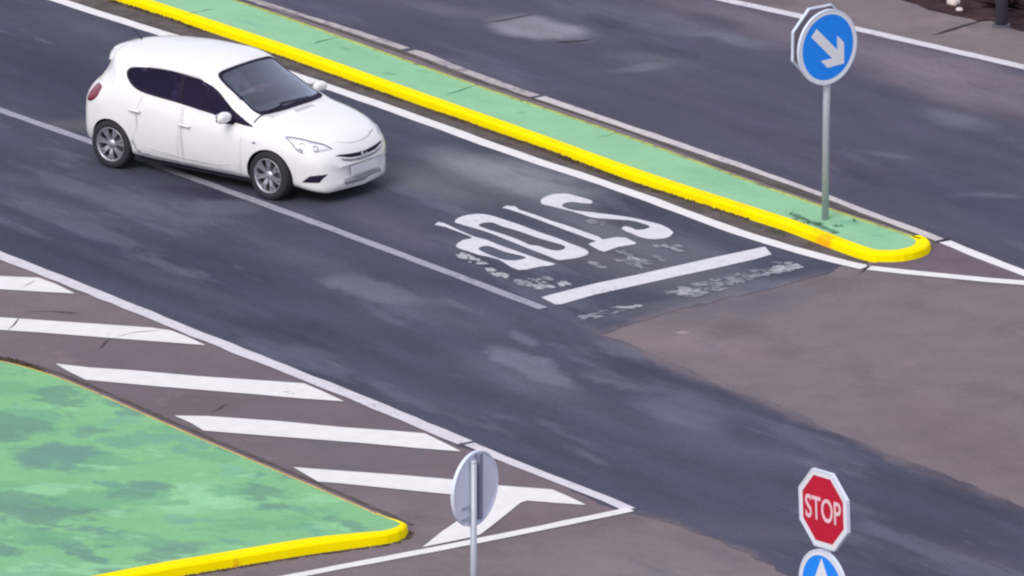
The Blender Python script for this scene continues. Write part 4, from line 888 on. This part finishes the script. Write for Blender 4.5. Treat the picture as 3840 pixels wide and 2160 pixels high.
patch('lower_intake', [[(-.38, .262), (-.33, .225), (0, .215), (.33, .225), (.38, .262), (.34, .295), (0, .30), (-.34, .295)]], 'F', 'grillegrey', car, .003, .05, .006)
bm = bmesh.new(); box(bm, (3.362, 0, .385), (.010, .52, .11), Matrix.Rotation(R(-4), 3, 'Y'), .004); from_bm('number_plate', bm, 'plate', car)
# mirrors
for s in (-1, 1):
    bm = bmesh.new(); bmesh.ops.create_uvsphere(bm, u_segments=28, v_segments=16, radius=1)
    for v in bm.verts:
        x, y, z = v.co; v.co = Vector((1.885 + .072 * x * (1 if x > 0 else .55) + .03 * abs(y), s * (.955 + .125 * y * s * 1), .975 + .072 * (abs(z) ** .8) * (1 if z > 0 else -1)))
    mr = from_bm('mirror_shell', bm, 'car', car, True)
    bm = bmesh.new(); tube(bm, [(1.94, s * .78, .885), (1.91, s * .86, .90), (1.89, s * .92, .92)], [.03, .022, .028], 10); from_bm('mirror_arm', bm, 'black', mr, True)
    bm = bmesh.new(); box(bm, (1.852, s * .955, .975), (.006, .165, .105), None, .002); from_bm('mirror_glass', bm, 'chrome', mr)
# aerial and rear spoiler lamp
bm = bmesh.new(); h = BVH.ray_cast(Vector((-.16, 0, 3)), Vector((0, 0, -1)))[0]; tube(bm, [h - Vector((0, 0, .01)), h + Vector((-.03, 0, .03)), h + Vector((-.17, 0, .12))], [.014, .006, .003], 8); from_bm('aerial', bm, 'black', car)
V_, F_ = [], []; NY = 17
for i in range(NY):
    y = -.50 + i / (NY - 1); k = (abs(y) / .5) ** 2.4
    for (x, z) in ((-.17, 1.470), (-.34, 1.425), (-.445, 1.385), (-.450, 1.368), (-.36, 1.365), (-.20, 1.40)):
        V_.append((x + .17 * k, y, z - .075 * k))
    if i:
        b = 6 * i; F_ += [(b - 6 + q, b - 6 + (q + 1) % 6, b + (q + 1) % 6, b + q) for q in range(6)]
F_ += [tuple(range(6))[::-1], tuple(range(6 * (NY - 1), 6 * NY))]
so = obj('roof_spoiler', V_, F_, 'car', car, True); so.data.flip_normals(); so.data.set_sharp_from_angle(angle=R(50))
# rear plate
patch('rear_plate', [[(-.26, .70), (.26, .70), (.26, .80), (-.26, .80)]], 'B', 'plate', car, .006, .1, .006)
# wheels
def wheel():
    root = bpy.data.objects.new('wheel', None); C.objects.link(root); root.parent = car
    A = Matrix.Rotation(R(90), 4, 'X')          # local Z -> -Y (outwards on the near side)
    RT = .31; bm = bmesh.new()
    lathe(bm, [(.212, .085), (.222, .094), (.255, .100), (.285, .096), (.300, .082), (.309, .055), (RT, 0), (.309, -.055), (.300, -.082), (.285, -.096), (.22, -.094), (.205, -.08)], 64, A); from_bm('tyre', bm, 'tyre', root, True)
    bm = bmesh.new(); lathe(bm, [(.218, .092), (.213, .096), (.203, .088), (.196, .06), (.19, -.07), (.205, -.085)], 64, A)
    rim = from_bm('rim', bm, 'rim', root, True)
    bm = bmesh.new()
    for k in range(7):
        a = k * 2 * math.pi / 7 + .25
        for da in (-.10, .10):
            pts = [(.045, .062), (.12, .082), (.205, .085)]; P = []
            for r_, z in pts:
                th = a + da * (.5 + r_ / .205 * .9); P.append((r_ * math.cos(th), r_ * math.sin(th), z))
            for (p, q, w1, w2) in ((P[0], P[1], .017, .014), (P[1], P[2], .014, .017)):
                p, q = Vector(p), Vector(q); d = (q - p).normalized(); u = d.cross(Vector((0, 0, 1))).normalized()
                vs = [bm.verts.new(A @ x) for x in (p + u * w1, p - u * w1, q - u * w2, q + u * w2)] + [bm.verts.new(A @ (x - Vector((0, 0, .03)))) for x in (p + u * w1, p - u * w1, q - u * w2, q + u * w2)]
                for f in ((0, 1, 2, 3), (7, 6, 5, 4), (0, 3, 7, 4), (1, 5, 6, 2)): bm.faces.new([vs[i] for i in f])
    from_bm('spokes', bm, 'rim', root)
    bm = bmesh.new(); lathe(bm, [(0, .084), (.03, .084), (.05, .076), (.065, .06), (.065, .02)], 28, A); from_bm('hub_cap', bm, 'rim', root, True)
    bm = bmesh.new(); lathe(bm, [(0, .02), (.135, .02), (.135, .008), (0, .008)], 40, A); from_bm('brake_disc', bm, 'disc', root)
    bm = bmesh.new(); lathe(bm, [(0, -.03), (.19, -.03), (.19, -.04), (0, -.04)], 40, A); from_bm('inner_plate', bm, 'well', root)
    return root
w0 = wheel(); spots = [(0, -.755, 0, 0), (2.511, -.755, 0, R(-3)), (0, .755, R(180), 0), (2.511, .755, R(180), R(-3))]
for i, (x, y, rz, st) in enumerate(spots):
    o = w0
    if i:
        o = w0.copy(); C.objects.link(o); o.parent = car
        for ch in w0.children: c = ch.copy(); C.objects.link(c); c.parent = o
    o.location = (x, y, .309); o.rotation_euler = (0, [0, .5, .9, 1.3][i], rz + st)
# floor and cabin
bm = bmesh.new(); box(bm, (1.25, 0, .30), (3.4, 1.05, .10)); box(bm, (.95, 0, .42), (2.2, 1.3, .05)); box(bm, (1.25, 0, .165), (1.75, 1.40, .05)); box(bm, (3.0, 0, .14), (.35, 1.15, .03)); from_bm('floor_pan_shade_slabs', bm, 'well', car)  # floor, plus low slabs added to block light and darken the ground beneath
bm = bmesh.new(); box(bm, (1.98, 0, .86), (.50, 1.28, .16), Matrix.Rotation(R(-6), 3, 'Y'), .04); from_bm('dashboard', bm, 'dash', car)
bm = bmesh.new(); box(bm, (1.2, .37, 1.0), (.02, .02, .02)); bm.free()
def seat(x, y, wd=.50):
    r = bpy.data.objects.new('seat', None); C.objects.link(r); r.parent = car
    bm = bmesh.new(); box(bm, (x + .20, y, .52), (.50, wd, .16), Matrix.Rotation(R(-8), 3, 'Y'), .05); from_bm('seat_cushion', bm, 'seat', r, True)
    bm = bmesh.new(); box(bm, (x - .08, y, .80), (.15, wd * .96, .58), Matrix.Rotation(R(-18), 3, 'Y'), .06); from_bm('seat_back', bm, 'seat', r, True)
    for yy in ((y,) if wd < .7 else (y - .35, y + .35)):
        bm = bmesh.new(); box(bm, (x - .20, yy, 1.15), (.09, .25, .16), Matrix.Rotation(R(-15), 3, 'Y'), .035); from_bm('headrest', bm, 'seat', r, True)
seat(.98, .36); seat(.98, -.36); seat(.18, 0, 1.18)
sw = bpy.data.objects.new('steering_wheel', None); C.objects.link(sw); sw.parent = car; sw.location = (1.62, .36, .93); sw.rotation_euler = (0, R(-62), 0)
bm = bmesh.new(); pts = [(.18 * math.cos(a), .18 * math.sin(a), 0) for a in np.linspace(0, 2 * math.pi, 33)]; tube(bm, pts, .014, 8, False); from_bm('wheel_ring', bm, 'black', sw, True)
bm = bmesh.new(); box(bm, (0, 0, -.01), (.34, .05, .02)); box(bm, (0, 0, -.01), (.12, .12, .035)); from_bm('wheel_hub', bm, 'black', sw)
bm = bmesh.new(); box(bm, (1.60, 0, 1.30), (.02, .2, .06), Matrix.Rotation(R(-15), 3, 'Y'), .01); from_bm('rear_view_mirror', bm, 'black', car)

# driver: one continuous skinned body, seated, hands on the wheel
drv = empty('person', (0, 0, 0), label='driver in a pale top seated at the steering wheel of the white car', category='person')
drv.parent = None; drv.location = car.location; drv.rotation_euler = (0, 0, CAR_YAW)
def skin(name, J, E, m, parent, sub=2):
    me = bpy.data.meshes.new(name); me.from_pydata([j[:3] for j in J], E, []); me.materials.append(M[m])
    o = bpy.data.objects.new(name, me); C.objects.link(o); o.parent = parent
    s = o.modifiers.new('s', 'SKIN'); me.skin_vertices[0].data[0].use_root = True
    for i, j in enumerate(J): me.skin_vertices[0].data[i].radius = (j[3], j[4] if len(j) > 4 else j[3])
    u = o.modifiers.new('u', 'SUBSURF'); u.levels = u.render_levels = sub
    dg = bpy.context.evaluated_depsgraph_get(); m2 = bpy.data.meshes.new_from_object(o.evaluated_get(dg)); o.modifiers.clear(); o.data = m2
    m2.polygons.foreach_set('use_smooth', [True] * len(m2.polygons)); return o
Y = .36
J = [(1.00, Y, .66, .13, .15), (.95, Y, .82, .12, .15), (.92, Y, .98, .13, .17), (.91, Y, 1.08, .10, .13), (.92, Y, 1.145, .055, .055),
     (.92, Y + .17, 1.06, .062), (1.10, Y + .24, .88, .046), (1.33, Y + .20, .96, .036), (1.50, Y + .15, 1.03, .026),
     (.92, Y - .17, 1.06, .062), (1.10, Y - .24, .88, .046), (1.33, Y - .20, .96, .036), (1.50, Y - .15, 1.03, .026)]
E_ = [(0, 1), (1, 2), (2, 3), (3, 4), (3, 5), (5, 6), (6, 7), (7, 8), (3, 9), (9, 10), (10, 11), (11, 12)]
bodyp = skin('body', J, E_, 'shirt', drv)
skin('trousers', [(1.0, Y, .64, .13, .15), (1.10, Y - .10, .63, .09), (1.42, Y - .13, .70, .075), (1.62, Y - .12, .42, .05), (1.10, Y + .10, .63, .09), (1.42, Y + .13, .70, .075), (1.62, Y + .12, .42, .05)], [(0, 1), (1, 2), (2, 3), (0, 4), (4, 5), (5, 6)], 'trouser', drv)
bm = bmesh.new(); bmesh.ops.create_uvsphere(bm, u_segments=32, v_segments=24, radius=1)
for v in bm.verts:
    x, y, z = v.co
    fx = .098 * x; fz = .122 * z; fy = .076 * y * (1 - .25 * max(0, -z) * (.5 + .5 * x))
    if x > .3:
        fx += .022 * math.exp(-((y / .16) ** 2 + ((z + .15) / .22) ** 2))             # nose
        fx -= .010 * (math.exp(-(((y - .38) / .16) ** 2 + ((z - .08) / .12) ** 2)) + math.exp(-(((y + .38) / .16) ** 2 + ((z - .08) / .12) ** 2)))   # eye sockets
        fx += .006 * math.exp(-((y / .3) ** 2 + ((z + .48) / .07) ** 2))                # mouth
        fx += .008 * math.exp(-((y / .3) ** 2 + ((z + .85) / .15) ** 2))
    v.co = Vector((.955 + fx, Y + fy, 1.255 + fz))
head = from_bm('head', bm, 'skin', drv, True)
for s in (1, -1):
    bm = bmesh.new(); bmesh.ops.create_uvsphere(bm, u_segments=12, v_segments=8, radius=1)
    for v in bm.verts: v.co = Vector((.945 + .018 * v.co.x, Y + s * .078 + .010 * v.co.y, 1.25 + .03 * v.co.z))
    from_bm('ear', bm, 'skin', head, True)
    bm = bmesh.new(); bmesh.ops.create_uvsphere(bm, u_segments=10, v_segments=8, radius=.012)
    for v in bm.verts: v.co += Vector((1.036, Y + s * .029, 1.262))
    from_bm('eye', bm, 'black', head, True)
    bm = bmesh.new(); box(bm, (1.525, Y + s * .15, 1.045), (.085, .03, .075), None, .012)
    for k in range(4): tube(bm, [(1.55, Y + s * (.155), 1.075 - k * .02), (1.59, Y + s * .15, 1.085 - k * .021), (1.61, Y + s * .135, 1.08 - k * .021), (1.60, Y + s * .12, 1.073 - k * .021)], [.010, .0095, .009, .007], 6)
    tube(bm, [(1.53, Y + s * .14, 1.08), (1.555, Y + s * .125, 1.10), (1.58, Y + s * .115, 1.105)], [.012, .011, .009], 6)
    from_bm('hand', bm, 'skin', drv, True)
bm = bmesh.new(); bmesh.ops.create_uvsphere(bm, u_segments=32, v_segments=20, radius=1)
bmesh.ops.delete(bm, geom=[v for v in bm.verts if v.co.z < (.35 if v.co.x > .25 else -.45 + .6 * max(0, v.co.x))], context='VERTS')
for v in bm.verts: v.co = Vector((.950 + .106 * v.co.x, Y + .084 * v.co.y, 1.262 + .13 * v.co.z))
hr = from_bm('hair', bm, 'hair', head, True); hr.modifiers.new('t', 'SOLIDIFY').thickness = .012
